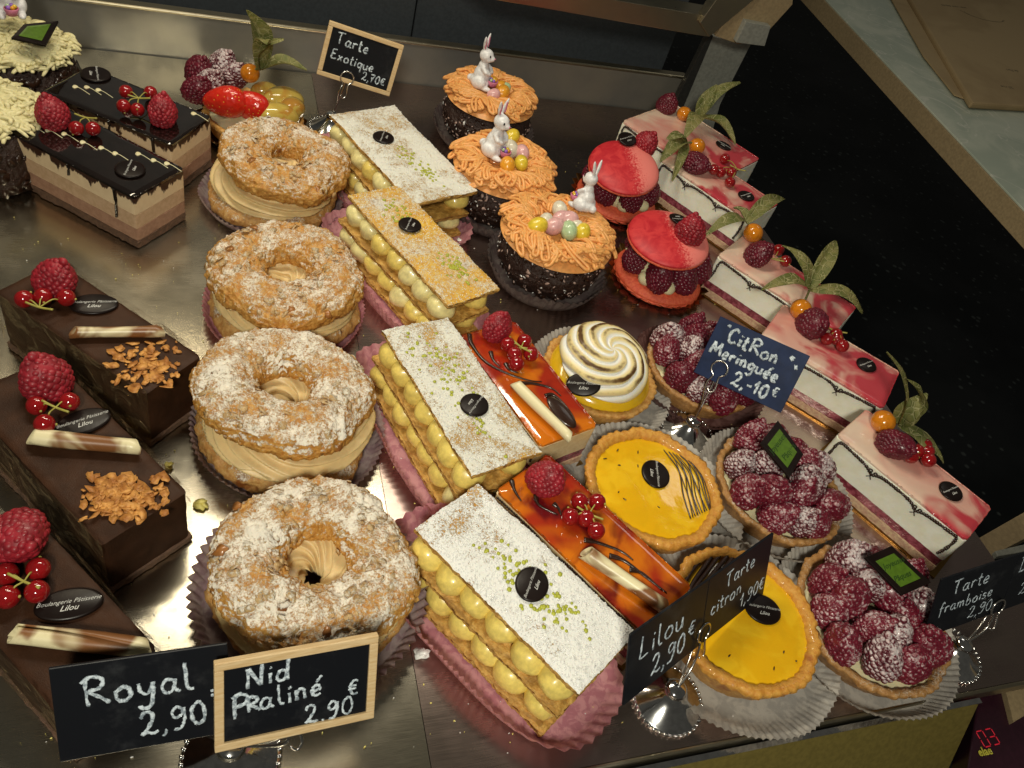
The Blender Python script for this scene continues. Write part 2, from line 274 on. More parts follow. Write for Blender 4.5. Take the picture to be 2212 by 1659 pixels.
# ---------------------------------------------------------------- mesh helpers (cm)
def link(name,me,parent=None):
    o=bpy.data.objects.new(name,me); COL.objects.link(o)
    if parent: o.parent=parent
    return o
def T(loc=(0,0,0),rot=(0,0,0),sc=(1,1,1)):
    from mathutils import Euler
    if isinstance(sc,(int,float)): sc=(sc,)*3
    return Matrix.Translation(Vector(loc))@Euler(rot).to_matrix().to_4x4()@Matrix.Diagonal((*sc,1))
class B:
    def __init__(s): s.v=[];s.f=[];s.m=[];s.mats=[];s.cur=0;s.col=None
    def mat(s,k):
        if k not in s.mats: s.mats.append(k)
        s.cur=s.mats.index(k); return s
    def add(s,vs,fs,M_=None):
        o=len(s.v)
        s.v+= [tuple(M_@Vector(p)) for p in vs] if M_ is not None else [tuple(p) for p in vs]
        s.f+=[tuple(i+o for i in f) for f in fs]; s.m+=[s.cur]*len(fs); return s
    def grid(s,fn,nu,nv,cu=False,cv=False,M_=None):
        vs=[fn(i/(nu if cu else nu-1),j/(nv if cv else nv-1)) for i in range(nu) for j in range(nv)]
        fs=[]
        for i in range(nu if cu else nu-1):
            for j in range(nv if cv else nv-1):
                a=i*nv+j; b=((i+1)%nu)*nv+j; c=((i+1)%nu)*nv+(j+1)%nv; d=i*nv+(j+1)%nv
                fs.append((a,b,c,d))
        return s.add(vs,fs,M_)
    def ell(s,c,r,nu=16,nv=10,M_=None,disp=0,ns=1.,seed=0):
        if isinstance(r,(int,float)): r=(r,r,r)
        def fn(a,b):
            t=a*2*PI; p=PI*(.001+b*.998)
            d=Vector((math.cos(t)*math.sin(p),math.sin(t)*math.sin(p),-math.cos(p)))
            k=1+(disp*noise.noise(d*ns+Vector((seed,seed*1.7,3))) if disp else 0)
            return Vector((c[0]+d.x*r[0]*k,c[1]+d.y*r[1]*k,c[2]+d.z*r[2]*k))
        return s.grid(fn,nu,nv,cu=True,M_=M_)
    def ico(s,M_,sub=1):
        k=ICO[sub]; return s.add(k[0],k[1],M_)
    def box(s,a,b,M_=None):
        x0,y0,z0=a;x1,y1,z1=b
        return s.add([(x0,y0,z0),(x1,y0,z0),(x1,y1,z0),(x0,y1,z0),(x0,y0,z1),(x1,y0,z1),(x1,y1,z1),(x0,y1,z1)],
            [(3,2,1,0),(4,5,6,7),(0,1,5,4),(1,2,6,5),(2,3,7,6),(3,0,4,7)],M_)
    def tube(s,pts,r,n=8,flat=1.,closed=False,upv=None):
        P=[Vector(p) for p in pts]; N=len(P); rs=r if isinstance(r,(list,tuple)) else [r]*N
        o=len(s.v); nrm=Vector(upv) if upv else Vector((0,0,1))
        for i,p in enumerate(P):
            t=(P[(i+1)%N]-P[i-1]) if closed else (P[min(i+1,N-1)]-P[max(i-1,0)])
            if t.length<1e-9: t=Vector((1,0,0))
            t.normalize(); 
            a=nrm.cross(t)
            if a.length<1e-3: a=Vector((1,0,.1)).cross(t)
            a.normalize(); bb=t.cross(a)
            for k in range(n):
                q=2*PI*k/n; s.v.append(tuple(p+a*(math.cos(q)*rs[i])+bb*(math.sin(q)*rs[i]*flat)))
        for i in range(N if closed else N-1):
            for k in range(n):
                s.f.append((o+i*n+k,o+((i+1)%N)*n+k,o+((i+1)%N)*n+(k+1)%n,o+i*n+(k+1)%n)); s.m.append(s.cur)
        if not closed:
            s.f.append(tuple(o+k for k in range(n))[::-1]); s.m.append(s.cur)
            s.f.append(tuple(o+(N-1)*n+k for k in range(n))); s.m.append(s.cur)
        return s
    def lathe(s,prof,n=48,dr=None,M_=None,closed_ends=False):
        def fn(a,b):
            j=round(b*(len(prof)-1)); r,z=prof[j]; t=a*2*PI
            if dr: r,z=dr(t,r,z,j)
            return Vector((r*math.cos(t),r*math.sin(t),z))
        return s.grid(fn,n,len(prof),cu=True,M_=M_)
    def mesh(s,name,smooth=True):
        me=bpy.data.meshes.new(name)
        me.from_pydata([(x*.01,y*.01,z*.01) for x,y,z in s.v],[],s.f)
        for k in s.mats: me.materials.append(MT[k])
        me.polygons.foreach_set('material_index',s.m)
        me.polygons.foreach_set('use_smooth',[smooth]*len(s.f))
        me.update(); 
        bm=bmesh.new(); bm.from_mesh(me); bmesh.ops.recalc_face_normals(bm,faces=bm.faces); bm.to_mesh(me); bm.free()
        return me
    def obj(s,name,parent=None,smooth=True,bevel=0,auto=False):
        me=s.mesh(name,smooth); o=link(name,me,parent)
        if bevel:
            md=o.modifiers.new('b','BEVEL'); md.width=bevel*.01; md.segments=2; md.limit_method='ANGLE'; md.angle_limit=.6
        if auto:
            bm=bmesh.new(); bm.from_mesh(me)
            for e in bm.edges:
                if len(e.link_faces)==2 and e.calc_face_angle(0)>.6: e.smooth=False
            bm.to_mesh(me); bm.free()
        return o
def _ico(sub):
    bm=bmesh.new(); bmesh.ops.create_icosphere(bm,subdivisions=sub,radius=1)
    r=([tuple(v.co) for v in bm.verts],[tuple(v.index for v in f.verts) for f in bm.faces]); bm.free(); return r
ICO={1:_ico(1),2:_ico(2),3:_ico(3)}
ICO[0]=([(1,0,0),(-1,0,0),(0,1,0),(0,-1,0),(0,0,1),(0,0,-1)],[(0,2,4),(2,1,4),(1,3,4),(3,0,4),(2,0,5),(1,2,5),(3,1,5),(0,3,5)])
def fbm(p,o=4):
    s=0;a=1
    for i in range(o): s+=a*noise.noise(p); p=p*2.07; a*=.5
    return s
def tag(o,label,cat,group=None,kind=None):
    if label: o['label']=label
    if cat: o['category']=cat
    if group: o['group']=group
    if kind: o['kind']=kind
    return o
def thing(name,loc,rz,label,cat,group=None):
    o=bpy.data.objects.new(name,None); COL.objects.link(o); o.empty_display_size=.02
    o.location=Vector(loc)*.01; o.rotation_euler=(0,0,rz); o['_rz']=rz
    return tag(o,label,cat,group)
def loc_in(root,w):               # world cm -> root-local cm
    d=Vector(w)-Vector(root.location)*100
    return Matrix.Rotation(-root.rotation_euler.z,3,'Z')@d
def inst(me,name,parent,loc,rot=(0,0,0),sc=1.):
    o=link(name,me,parent); o.location=Vector(loc)*.01; o.rotation_euler=rot
    o.scale=(sc,)*3 if isinstance(sc,(int,float)) else sc
    return o
def struct(o): o['kind']='structure'; return o
def catmull(P,k=6,closed=False):
    P=[Vector(p) if len(p)==3 else Vector((*p,0)) for p in P]; out=[]; N=len(P)
    if N<3 and not closed: return [P[0].lerp(P[1],i/k) for i in range(k+1)]
    for i in range(N if closed else N-1):
        p0=P[i-1] if (closed or i>0) else P[0]; p1=P[i]; p2=P[(i+1)%N]; p3=P[(i+2)%N] if closed else P[min(i+2,N-1)]
        for j in range(k):
            t=j/k; out.append(.5*((2*p1)+(-p0+p2)*t+(2*p0-5*p1+4*p2-p3)*t*t+(-p0+3*p1-3*p2+p3)*t**3))
    if not closed: out.append(P[-1])
    return out
MT['cocoflake']=simple('pinkish_chocolate_chip',(.60,.42,.36),.5)
# ---------------------------------------------------------------- the shelf and the case around it
def sheet(name,pts,th,mat,bev=0):
    g=B().mat(mat); n=len(pts)
    vs=[(x,y,z) for x,y,z in pts]+[(x,y,z-th) for x,y,z in pts]
    g.add(vs,[tuple(range(n)),tuple(range(2*n-1,n-1,-1))]+[(i,i+n,(i+1)%n+n,(i+1)%n) for i in range(n)])
    return g.obj(name,None,False,bevel=bev)
YB=86.3; YF=11.3; XR=57.5
struct(sheet('shelf',[(-40,YF,-.05),(10.3,YF,-.05),(10.3,YB,-.05),(-40,YB,-.05)],.5,'steel'))
o=struct(sheet('tray_sheet',[(10.33,YF,.0),(XR,YF,.0),(XR,YB,0),(10.33,YB,0)],.5,'steel2'))
g=B().mat('granite').box((-150,-20,-62),(320,400,-60)); struct(g.obj('floor',None,False))
# front lip of the shelf and the panel under it
g=B().mat('steelr').box((-40,11.0,-1.2),(XR+1,11.28,.10)); tag(g.obj('shelf_front_rail',None,False,bevel=.12),'bright folded steel rail along the front edge of the shelf','rail')
g=B().mat('steelfront').add([(-40,10.5,-.35),(48.2,10.5,-.35),(46.8,4.5,-12),(-40,4.5,-12),(-40,10.85,-.35),(48.2,10.85,-.35),(46.8,4.9,-12),(-40,4.9,-12)],[(0,1,2,3),(7,6,5,4),(0,4,5,1),(1,5,6,2),(2,6,7,3),(3,7,4,0)])
root=thing('front_panel',(0,0,0),0,'olive brown steel panel standing below the front edge of the shelf','panel')
g.obj('panel',root,False,bevel=.1)
B().mat('chrome').box((-40,10.45,-.34),(48.3,10.8,-.22)).obj('trim',root,False)
# back wall
root=thing('back_wall',(0,YB,0),0,'dark steel upstand with a bright lip behind the cakes','wall')
B().mat('steelback').box((-60,.2,-.5),(XR-1.5,.7,4.6)).obj('upstand',root,False)
B().mat('steelr').box((-60,.0,4.6),(XR-1.5,1.3,4.95)).obj('lip',root,False,bevel=.15)
root=thing('rear_doors',(0,YB+6,0),0,'dark blue grey sliding door panels behind the upstand','door')
B().mat('navy').box((-70,0,-4),(22,.4,32)).obj('door',root,False,bevel=.1)
B().mat('navy').box((22.3,.6,-4),(56,1.0,32)).obj('door',root,False,bevel=.1)
# corner post and top rail
root=thing('corner_post',(0,0,0),0,'pale grey metal corner post at the rear right of the case','post')
def prism_px(pts,y,th,mat,name,parent,bev=.05):
    P=[at_y(a,c,y) for a,c in pts]; g=B().mat(mat); n=len(P)
    g.add([tuple(p) for p in P]+[(p.x,p.y+th,p.z) for p in P],[tuple(range(n)),tuple(range(2*n-1,n-1,-1))]+[(i,i+n,(i+1)%n+n,(i+1)%n) for i in range(n)])
    return g.obj(name,parent,False,bevel=bev)
prism_px([(1539,78),(1622,96),(1556,225),(1540,280),(1462,262)],84.5,1.0,'postlight','post',root)
prism_px([(1533,70),(1541,78),(1464,262),(1440,258)],84.3,.8,'darkpost','seal_strip',root)
root=thing('top_rail',(0,0,0),0,'brassy steel rail across the top of the case behind the cakes','rail')
prism_px([(980,-60),(1560,40),(1531,80),(1505,76),(1060,-2)],80,3,'steelr','rail',root)
prism_px([(1575,-40),(1640,-40),(1640,-10),(1532,80),(1512,50)],79.5,1.5,'steelr','bracket',root)
prism_px([(1640,-60),(1718,-60),(1712,10),(1650,78),(1596,96),(1545,78)],79.8,2.5,'tan','end_block',root)
prism_px([(1612,47),(1665,57),(1652,100),(1590,92)],79,1.,'postlight','clamp',root)
# counter on the right
root=thing('marble_counter',(0,0,0),0,'pale marble worktop with a tan metal edge along the right of the case','counter')
HC=8.
def poly_z(pts,z,th,mat,name,parent,bev=.05):
    P=[at(a,c,z) for a,c in pts]; return_g=B().mat(mat); n=len(P)
    return_g.add([tuple(p) for p in P]+[(p.x,p.y,p.z-th) for p in P],[tuple(range(n)),tuple(range(2*n-1,n-1,-1))]+[(i,i+n,(i+1)%n+n,(i+1)%n) for i in range(n)])
    return return_g.obj(name,parent,False,bevel=bev)
A_=at(1779,0,HC); C_=at(2212,461,HC)
dv=(A_-C_).normalized(); nv=Vector((dv.y,-dv.x,0))
if nv.x<0: nv=-nv
A2=A_+dv*60; C2=C_-dv*60
def strip(o0,o1,z0,z1,mat,name,parent,bev=.05):
    g=B().mat(mat); a=[A2+nv*o0,C2+nv*o0,C2+nv*o1,A2+nv*o1]
    g.add([(p.x,p.y,z0) for p in a]+[(p.x,p.y,z1) for p in a],[(3,2,1,0),(4,5,6,7),(0,1,5,4),(1,2,6,5),(2,3,7,6),(3,0,4,7)])
    return g.obj(name,parent,False,bevel=bev)
strip(-.0,.30,HC-2.6,HC,'tan','edge_trim',root)
strip(.32,.7,HC-1,HC-.35,'granite','groove',root)
strip(.72,60,HC-2,HC-.02,'marble','worktop',root)
# kraft bag
root=thing('paper_bag',(0,0,0),0,'brown kraft paper bag lying on the marble worktop','bag')
bag=[(1945,-40),(2100,222),(2260,232),(2330,-40)]
poly_z(bag,HC+1.0,.9,'p_kraft','bag',root,.3)
poly_z([(1905,-40),(1995,120),(2062,204),(2090,214),(1980,20),(1955,-40)],HC+.35,.2,'p_kraft','side_fold',root,.05)
def text_mesh(s,size,mat,shear=0.,bold=0.,align='CENTER',ext=.01):
    c=bpy.data.curves.new('t','FONT'); c.body=s; c.size=size; c.align_x=align; c.align_y='CENTER'; c.shear=shear; c.offset=bold; c.extrude=ext; c.resolution_u=2
    o=bpy.data.objects.new('t',c); COL.objects.link(o); dg=bpy.context.evaluated_depsgraph_get()
    me=bpy.data.meshes.new_from_object(o.evaluated_get(dg)); bpy.data.objects.remove(o)
    for v in me.vertices: v.co*=.01
    me.materials.clear(); me.materials.append(MT[mat]); return me
def lay_px(me,p0,p1,h,root,name,mirror=False):
    a=at(*p0,h); b_=at(*p1,h); d=(b_-a); c=(a+b_)/2
    o=link(name,me,root); o.location=c*.01; o.rotation_euler=(0,0,math.atan2(d.y,d.x)); return o
lay_px(text_mesh('avec vous depuis',.95,'ink',.3),(2130,22),(1990,6),HC+1.012,root,'lettering')
lay_px(text_mesh('de Pari',.95,'ink',.3),(2230,158),(2145,146),HC+1.012,root,'lettering')
lay_px(text_mesh('20 rue',.95,'ink',.3),(2226,194),(2125,182),HC+1.012,root,'lettering')
for k,r in ((0,3.3),(1,2.9)):
    g=B().mat('ink'); c=at(2120,30,HC+1.02)
    g.tube([(c.x+r*1.5*math.cos(t*.12),c.y+r*.8*math.sin(t*.12)-k*.4,HC+1.02) for t in range(26,50)],.05,5,.3); g.obj('printed_line',root)
# scale and frame pieces bottom right
root=thing('display_scale',(0,0,0),0,'dark counter scale with red digits below the front right corner','scale')
poly_z([(2116,1496),(2260,1470),(2260,1720),(2080,1720)],-3.,2,'dpurple','housing',root,.1)
def seg7(ch,x,y,s,g):
    S={'0':'abcdef','3':'abcdg'}[ch]; W=s*.55; H=s
    P=dict(a=((0,H),(W,H)),b=((W,H),(W,H/2)),c=((W,H/2),(W,0)),d=((0,0),(W,0)),e=((0,0),(0,H/2)),f=((0,H/2),(0,H)),g=((0,H/2),(W,H/2)))
    for k in S:
        a,c=P[k]; a=Vector((x+a[0],y+a[1],0)); c=Vector((x+c[0],y+c[1],0)); d=(c-a)*.1; g.tube([a+d,c-d],.04,4)
g=B().mat('led'); seg7('0',0,0,1.05,g); seg7('3',.85,0,1.05,g)
a=at(2128,1614,-2.93); c=at(2185,1600,-2.93); o=g.obj('digits',root); o.location=a*.01; o.rotation_euler=(0,0,math.atan2((c-a).y,(c-a).x)); o.scale=(1,1,.2)
lay_px(text_mesh('elae',.75,'yel',.1,.02),(2108,1627),(2146,1620),-2.93,root,'lettering')
root=thing('case_end_frame',(0,0,0),0,'pale tan metal frame at the front right end of the case','frame')
prism=[(2120,1230),(2215,1180),(2300,1150),(2300,1110),(2215,1150),(2130,1205)]
poly_z([(2095,1225),(2212,1165),(2290,1120),(2290,1065),(2206,1110),(2075,1185)],-2.5,1.5,'tan','rail',root)
poly_z([(2150,1190),(2212,1176),(2290,1150),(2290,1168),(2212,1192),(2155,1202)],-1.2,.5,'postlight','edge_strip',root)
poly_z([(2155,1420),(2290,1350),(2290,1500),(2190,1560)],-2.5,1.,'tan','corner_plate',root)
# ---------------------------------------------------------------- shared berries and garnish meshes
def rasp_mesh(name,mat,seed,n=78,h=2.5,r=1.12):
    rr=random.Random(seed); g=B().mat(mat); sq=rr.uniform(.86,1.1); bx=rr.uniform(-.12,.12)
    g.ell((0,0,h*.48),(r*.86,r*.86,h*.46),16,12)
    k=0; rows=11
    for i in range(rows):
        t=(i+.5)/rows; z=h*(.06+.88*t); rad=r*(math.sin(PI*(.20+.76*t))**.75)*(1.02-.18*t)
        m=max(3,int(2*PI*rad/.37))
        for j in range(m):
            a=2*PI*(j+.5*(i%2)+rr.uniform(-.12,.12))/m; s=rr.uniform(.195,.245)*(1 if i<rows-2 else .85)
            g.ico(T((math.cos(a)*rad*.86,math.sin(a)*rad*.86,z+rr.uniform(-.04,.04)),(0,0,0),(s,s,s*.92)),2 if name!='x' else 1)
    g.ico(T((0,0,h*.97),sc=.24),2)
    g.v=[(x*sq*(1+.07*noise.noise(Vector((x,y,z))+Vector((seed*3,0,0))))+bx*z,y/sq*(1+.09*noise.noise(Vector((x,y,z))*1.2+Vector((0,seed*3,0)))),z*(1+.05*noise.noise(Vector((x,y,z))*.8))) for x,y,z in g.v]
    return g.mesh(name)
RASP={k:[rasp_mesh('raspberry',m,i) for i in (1,2,3,4)] for k,m in dict(red='rasp',dark='raspd',dust='rasps',heavy='rasph').items()}
def currant_mesh():
    g=B().mat('currant'); g.ell((0,0,0),.56,20,14)
    g.mat('stem').ell((0,0,-.57),(.09,.09,.08),6,4)
    return g.mesh('redcurrant')
CURR=currant_mesh()
def raspberry(root,uv,h,kind='red',rot=(0,0,0),sc=1.,k=0):
    p=loc_in(root,at(*uv,h)); o=inst(RASP[kind][(k+int(uv[0]))%4],'raspberry',root,p,rot,sc)
    # keep the berry centred on the point: shift down by half its height along its own axis
    from mathutils import Euler
    off=Euler(rot).to_matrix()@Vector((0,0,1.2*sc)); o.location=(p-off)*.01; return o
def currants(root,uvs,h,stem=None,sc=1.):
    rr=random.Random(int(uvs[0][0])); Ps=[]
    cl=link('redcurrant_cluster',None,root)
    for uv in uvs:
        hh=h+rr.uniform(-.05,.25)
        p=loc_in(root,at(*uv,hh)); Ps.append(p); inst(CURR,'redcurrant',cl,p,(rr.uniform(-2.2,-.8),rr.uniform(-.5,.5),rr.uniform(0,6)),sc)
    c=sum(Ps,Vector())/len(Ps) if stem is None else loc_in(root,at(*stem,h+.35))
    g=B().mat('stem')
    g.tube(catmull([c+Vector((-.8,-.3,.1)),c,c+Vector((.9,.25,.25))],4),.07,6)
    for p in Ps: g.tube(catmull([c,(c+p)/2+Vector((0,0,.25)),p+(c-p).normalized()*.45],4),.045,5)
    g.obj('stem',cl)
def seal_mesh(rx,ry):
    g=B().mat('seal'); n=36
    prof=[(0.0,0.0),(.9,0),(1.,.35),(1.,.6),(.95,.85),(.85,1.),(0.001,1.)]
    g.grid(lambda a,b_:(lambda p,t:Vector((p[0]*rx*math.cos(t),p[0]*ry*math.sin(t),p[1]*.22)))(prof[round(b_*6)],a*2*PI),n,7,cu=True)
    return g.mesh('chocolate_seal')
SEALC={}
def seal(root,uv,h,rx,ry,t0,t1,tilt=(0,0),flip=False):
    key=(rx,ry)
    if key not in SEALC: SEALC[key]=(seal_mesh(rx,ry),text_mesh('Boulangerie Pâtisserie',rx*.21,'printw',.45,-.004),text_mesh('Lilou',rx*.27,'printw',.45))
    a=at(*t0,h); b_=at(*t1,h); ang=math.atan2((b_-a).y,(b_-a).x)-root.rotation_euler.z
    s=inst(SEALC[key][0],'chocolate_seal',root,loc_in(root,at(*uv,h)),(tilt[0],tilt[1],ang))
    l=inst(SEALC[key][1],'lettering',s,(0,ry*.12,.235)); l2=inst(SEALC[key][2],'lettering',s,(0,-ry*.30,.235)); return s
def leaf(g,hub,tip,w,curl=.25,seed=0,bend=(0,0,1)):
    hub=Vector(hub);tip=Vector(tip); d=tip-hub; L=d.length; d.normalize()
    side=d.cross(Vector(bend)); 
    if side.length<.1: side=d.cross(Vector((1,0,0)))
    side.normalize(); up=side.cross(d)
    def fn(a,b_):
        s=a; t=(b_-.5)*2
        ww=w*(math.sin(PI*min(1,(s*.92+.06))**.8)**.8)+.02
        n=noise.noise(Vector((s*3+seed,t*2,seed*2.)))
        p=hub+d*(L*s)+side*(t*ww)+up*(curl*L*math.sin(PI*s)+abs(t)**1.5*ww*.55*(1 if seed%2 else -.3)+n*.22+.05*math.sin(9*t+seed))
        return p
    g.grid(fn,12,9); return g
def physalis(root,uv,h,hub,tips,r=.85,wid=.75):
    c=loc_in(root,at(*uv,h)); g=B().mat('physalis').ell(c,(r,r,r*.95),20,14); b0=g.obj('physalis',root)
    g=B().mat('husk'); hp=loc_in(root,at(*hub[:2],hub[2]))
    for i,t in enumerate(tips):
        leaf(g,hp,loc_in(root,at(*t[:2],t[2])),wid*(t[3] if len(t)>3 else 1),.15+.1*(i%2),i+int(uv[0])%7)
    g.tube(catmull([c,(c+hp)/2+Vector((0,0,.2)),hp],4),.1,6)
    g.obj('husk',b0)
def curl_stick(root,p0,p1,h,r=.42,name='chocolate_curl',mat='wchoc',seed=0):
    a=loc_in(root,at(*p0,h)); b_=loc_in(root,at(*p1,h)); d=b_-a; L=d.length
    q=d.to_track_quat('X','Z').to_matrix().to_4x4(); q.translation=a
    g=B().mat(mat)
    def fn(s,t):
        th=t*2*PI*1.35; rr=r*(.62+.42*t)*(1+.08*math.sin(5*s+seed)); x=L*s+(.25*math.sin(th*1.+seed) if s<.02 or s>.98 else 0)
        return Vector((x,rr*math.cos(th+s*1.4+seed),rr*math.sin(th+s*1.4+seed)))
    g.grid(fn,16,26,M_=q); o=g.obj(name,root)
    md=o.modifiers.new('s','SOLIDIFY'); md.thickness=.0006; return o
# ---------------------------------------------------------------- fluted paper cases
def paper_case(root,a,b_,h,flare,mat,n=46,amp=.16,name='paper_case',rot=0,off=(0,0,0),seed=0,power=2.):
    g=B().mat(mat)
    def rad(t):
        c=abs(math.cos(t));s=abs(math.sin(t)); return 1/((c/a)**power+(s/b_)**power)**(1/power)
    rows=[(0.0,0.02,0),(.9,.02,0),(1.,.06,0),(1.+flare*.3,h*.35,.6),(1.+flare*.7,h*.7,.9),(1+flare,h,1.)]
    N=n*4
    def fn(u,v):
        k=round(v*(len(rows)-1)); f,z,m=rows[k]; i=round(u*N); t=2*PI*i/N
        R=rad(t)*f+amp*m*math.sin(n*t)+.12*m*noise.noise(Vector((math.cos(t)*2,math.sin(t)*2,seed)))
        zz=z+.35*h*m*noise.noise(Vector((math.cos(t)*1.5+5,math.sin(t)*1.5,seed+2)))+(.05*math.cos(n*t)*m)
        return Vector((R*math.cos(t),R*math.sin(t),max(zz,.02)))
    g.grid(fn,N,len(rows),cu=True,M_=T(off,(0,0,rot))); return g.obj(name,root)
# ---------------------------------------------------------------- praline rings (choux rings with cream)
def choux_ring(loc,rz,seed,label,Rt=5.4,mat='pb1',lift=(0,0),lidoff=(0,0,0),almonds=(),group='choux rings filled with praline cream'):
    root=thing('choux_ring',loc,rz,label,'choux ring',group); rr=random.Random(seed)
    sv=Vector((seed*3.1,seed*1.7,seed))
    def torus(R,r,zc,zs,nm,mt,parent,amp,nu=230,nv=90,flakes=0,M_=Matrix(),cut=None,fine=.05):
        g=B().mat(mt)
        def fn(a,b_):
            t=a*2*PI; p=b_*2*PI
            w=1+.07*math.sin(2*t+seed)+.04*math.sin(3*t+seed*2)
            cx=math.cos(p);sz=math.sin(p)
            d=Vector((math.cos(t)*(R+r*cx),math.sin(t)*(R+r*cx),zc+r*zs*sz))
            n=Vector((math.cos(t)*cx,math.sin(t)*cx,sz))
            k=amp*1.6*noise.noise(d*.45+sv)+amp*fbm(d*1.5+sv,4)+fine*noise.noise(d*7+sv)+fine*.7*noise.noise(d*13+sv)
            if sz>0: k+=amp*.5*abs(noise.noise(d*3.3+sv))
            d=Vector((d.x*w,d.y/w**.5,d.z)); q=d+n*k
            return q
        g.grid(fn,nu,nv,cu=True,cv=True,M_=M_)
        if flakes:
            g.mat('almond')
            for i in range(flakes):
                t=rr.uniform(0,2*PI); p=rr.gauss(PI*.5,.75); w=1+.07*math.sin(2*t+seed)+.04*math.sin(3*t+seed*2)
                cx=math.cos(p);sz=math.sin(p); 
                pos=Vector((math.cos(t)*(R+(r+.06)*cx)*w,math.sin(t)*(R+(r+.06)*cx)/w**.5,zc+(r+.05)*zs*sz))
                n=Vector((math.cos(t)*cx,math.sin(t)*cx,sz)); n=(n+Vector((rr.uniform(-.5,.5),rr.uniform(-.5,.5),rr.uniform(-.2,.3)))).normalized()
                q=n.to_track_quat('Z','X').to_matrix().to_4x4(); q.translation=pos
                s=rr.uniform(.12,.42); g.add(*flake_geo(rr,s,s*rr.uniform(.5,.8),.035),M_@q@T(rot=(0,0,rr.uniform(0,6))))
        return g.obj(nm,parent)
    torus(Rt-1.85,1.85,1.05,.56,'base_ring','pbb',root,.22,nu=150,nv=44,flakes=30)
    # piped cream between the halves
    g=B().mat('praline')
    def cf(a,b_):
        t=a*2*PI; p=b_*2*PI; R=Rt-2.68; r=2.3
        rg=math.sin(7*p+5*t+1.6*math.sin(2*t+seed)+1.2*noise.noise(Vector((math.cos(t)*1.5,math.sin(t)*1.5,p+seed)))); rg=.23*(1-abs(rg))**.7*2-.2
        k=r+rg+.12*noise.noise(Vector((math.cos(t)*2,math.sin(t)*2,p+seed)))
        return Vector((math.cos(t)*(R+k*math.cos(p)),math.sin(t)*(R+k*math.cos(p)),2.3+k*.50*math.sin(p)))
    g.grid(cf,260,130,cu=True,cv=True); g.obj('piped_cream',root)
    torus(Rt-2.0,2.0,3.95,.65,'top_ring',mat,root,.21,nu=330,nv=130,flakes=190,M_=T(lidoff,(lift[0],lift[1],0)),fine=.07)
    for (t,p,s) in almonds:
        q=T(lidoff,(lift[0],lift[1],0)); R=Rt-2.0
        n=Vector((math.cos(t)*math.cos(p),math.sin(t)*math.cos(p),math.sin(p))); pos=Vector((math.cos(t)*(R+2.12*math.cos(p)),math.sin(t)*(R+2.12*math.cos(p)),3.95+1.50*math.sin(p)))
        qq=(n+Vector((.2,.1,.3))).normalized().to_track_quat('Z','X').to_matrix().to_4x4(); qq.translation=pos
        B().mat('almondb').add(*flake_geo(rr,s,s*.65,.10,14),q@qq).obj('almond_flake',root)
    return root
def flake_geo(rr,a,b_,th,n=9):
    ph=rr.uniform(0,6); vs=[];  k=[rr.uniform(.66,1.2) for _ in range(n)]
    for z in (-th/2,th/2):
        for i in range(n):
            t=2*PI*i/n; vs.append((a*k[i]*math.cos(t),b_*k[i]*math.sin(t),z+.12*a*math.cos(t+ph)))
    return vs,[tuple(range(n))[::-1],tuple(range(n,2*n))]+[(i,(i+1)%n,(i+1)%n+n,i+n) for i in range(n)]
c=at(600,372,3.2); r=choux_ring((c.x-.3,c.y,0),.3,1,'browned praline choux ring at the back of its column, lid pushed askew',5.35,'pb1',(.05,.10),(.55,.35,.25),[(3.6,1.2,.4),(4.9,.5,.5)])
paper_case(r,5.6,5.3,1.0,.10,'p_grey',76,amp=.09,seed=1); 
c=at(620,610,3.2); r=choux_ring((c.x,c.y,0),1.3,2,'praline choux ring with dark almond flakes, second from the back',5.5,'pb1',(0,0),(.05,.1,0),[(3.4,.7,.45),(1.6,1.3,.4),(.8,1.2,.4),(3.9,.3,.35)])
paper_case(r,5.75,5.5,1.0,.09,'p_pink',76,amp=.09,seed=2)
c=at(634,868,3.2); r=choux_ring((c.x-.15,c.y-.15,0),2.2,3,'thickly sugared choux ring with its tilted lid showing wide ridged cream',5.75,'pb2',(.16,.06),(.25,.75,.35),[(3.0,.2,.5)])
paper_case(r,5.9,5.7,1.1,.10,'p_grey',78,amp=.09,seed=3)
c=at(680,1232,3.2); r=choux_ring((c.x,c.y,0),3.4,4,'largest choux ring, snowy with sugar, right behind the wood framed sign',5.65,'pb2',(-.02,-.03),(.1,.05,.1),[(5.9,.8,.5),(2.5,.6,.45),(5.3,.5,.4),(1.3,1.1,.35)])
paper_case(r,5.9,5.9,1.5,.14,'p_grey',66,amp=.15,seed=4)
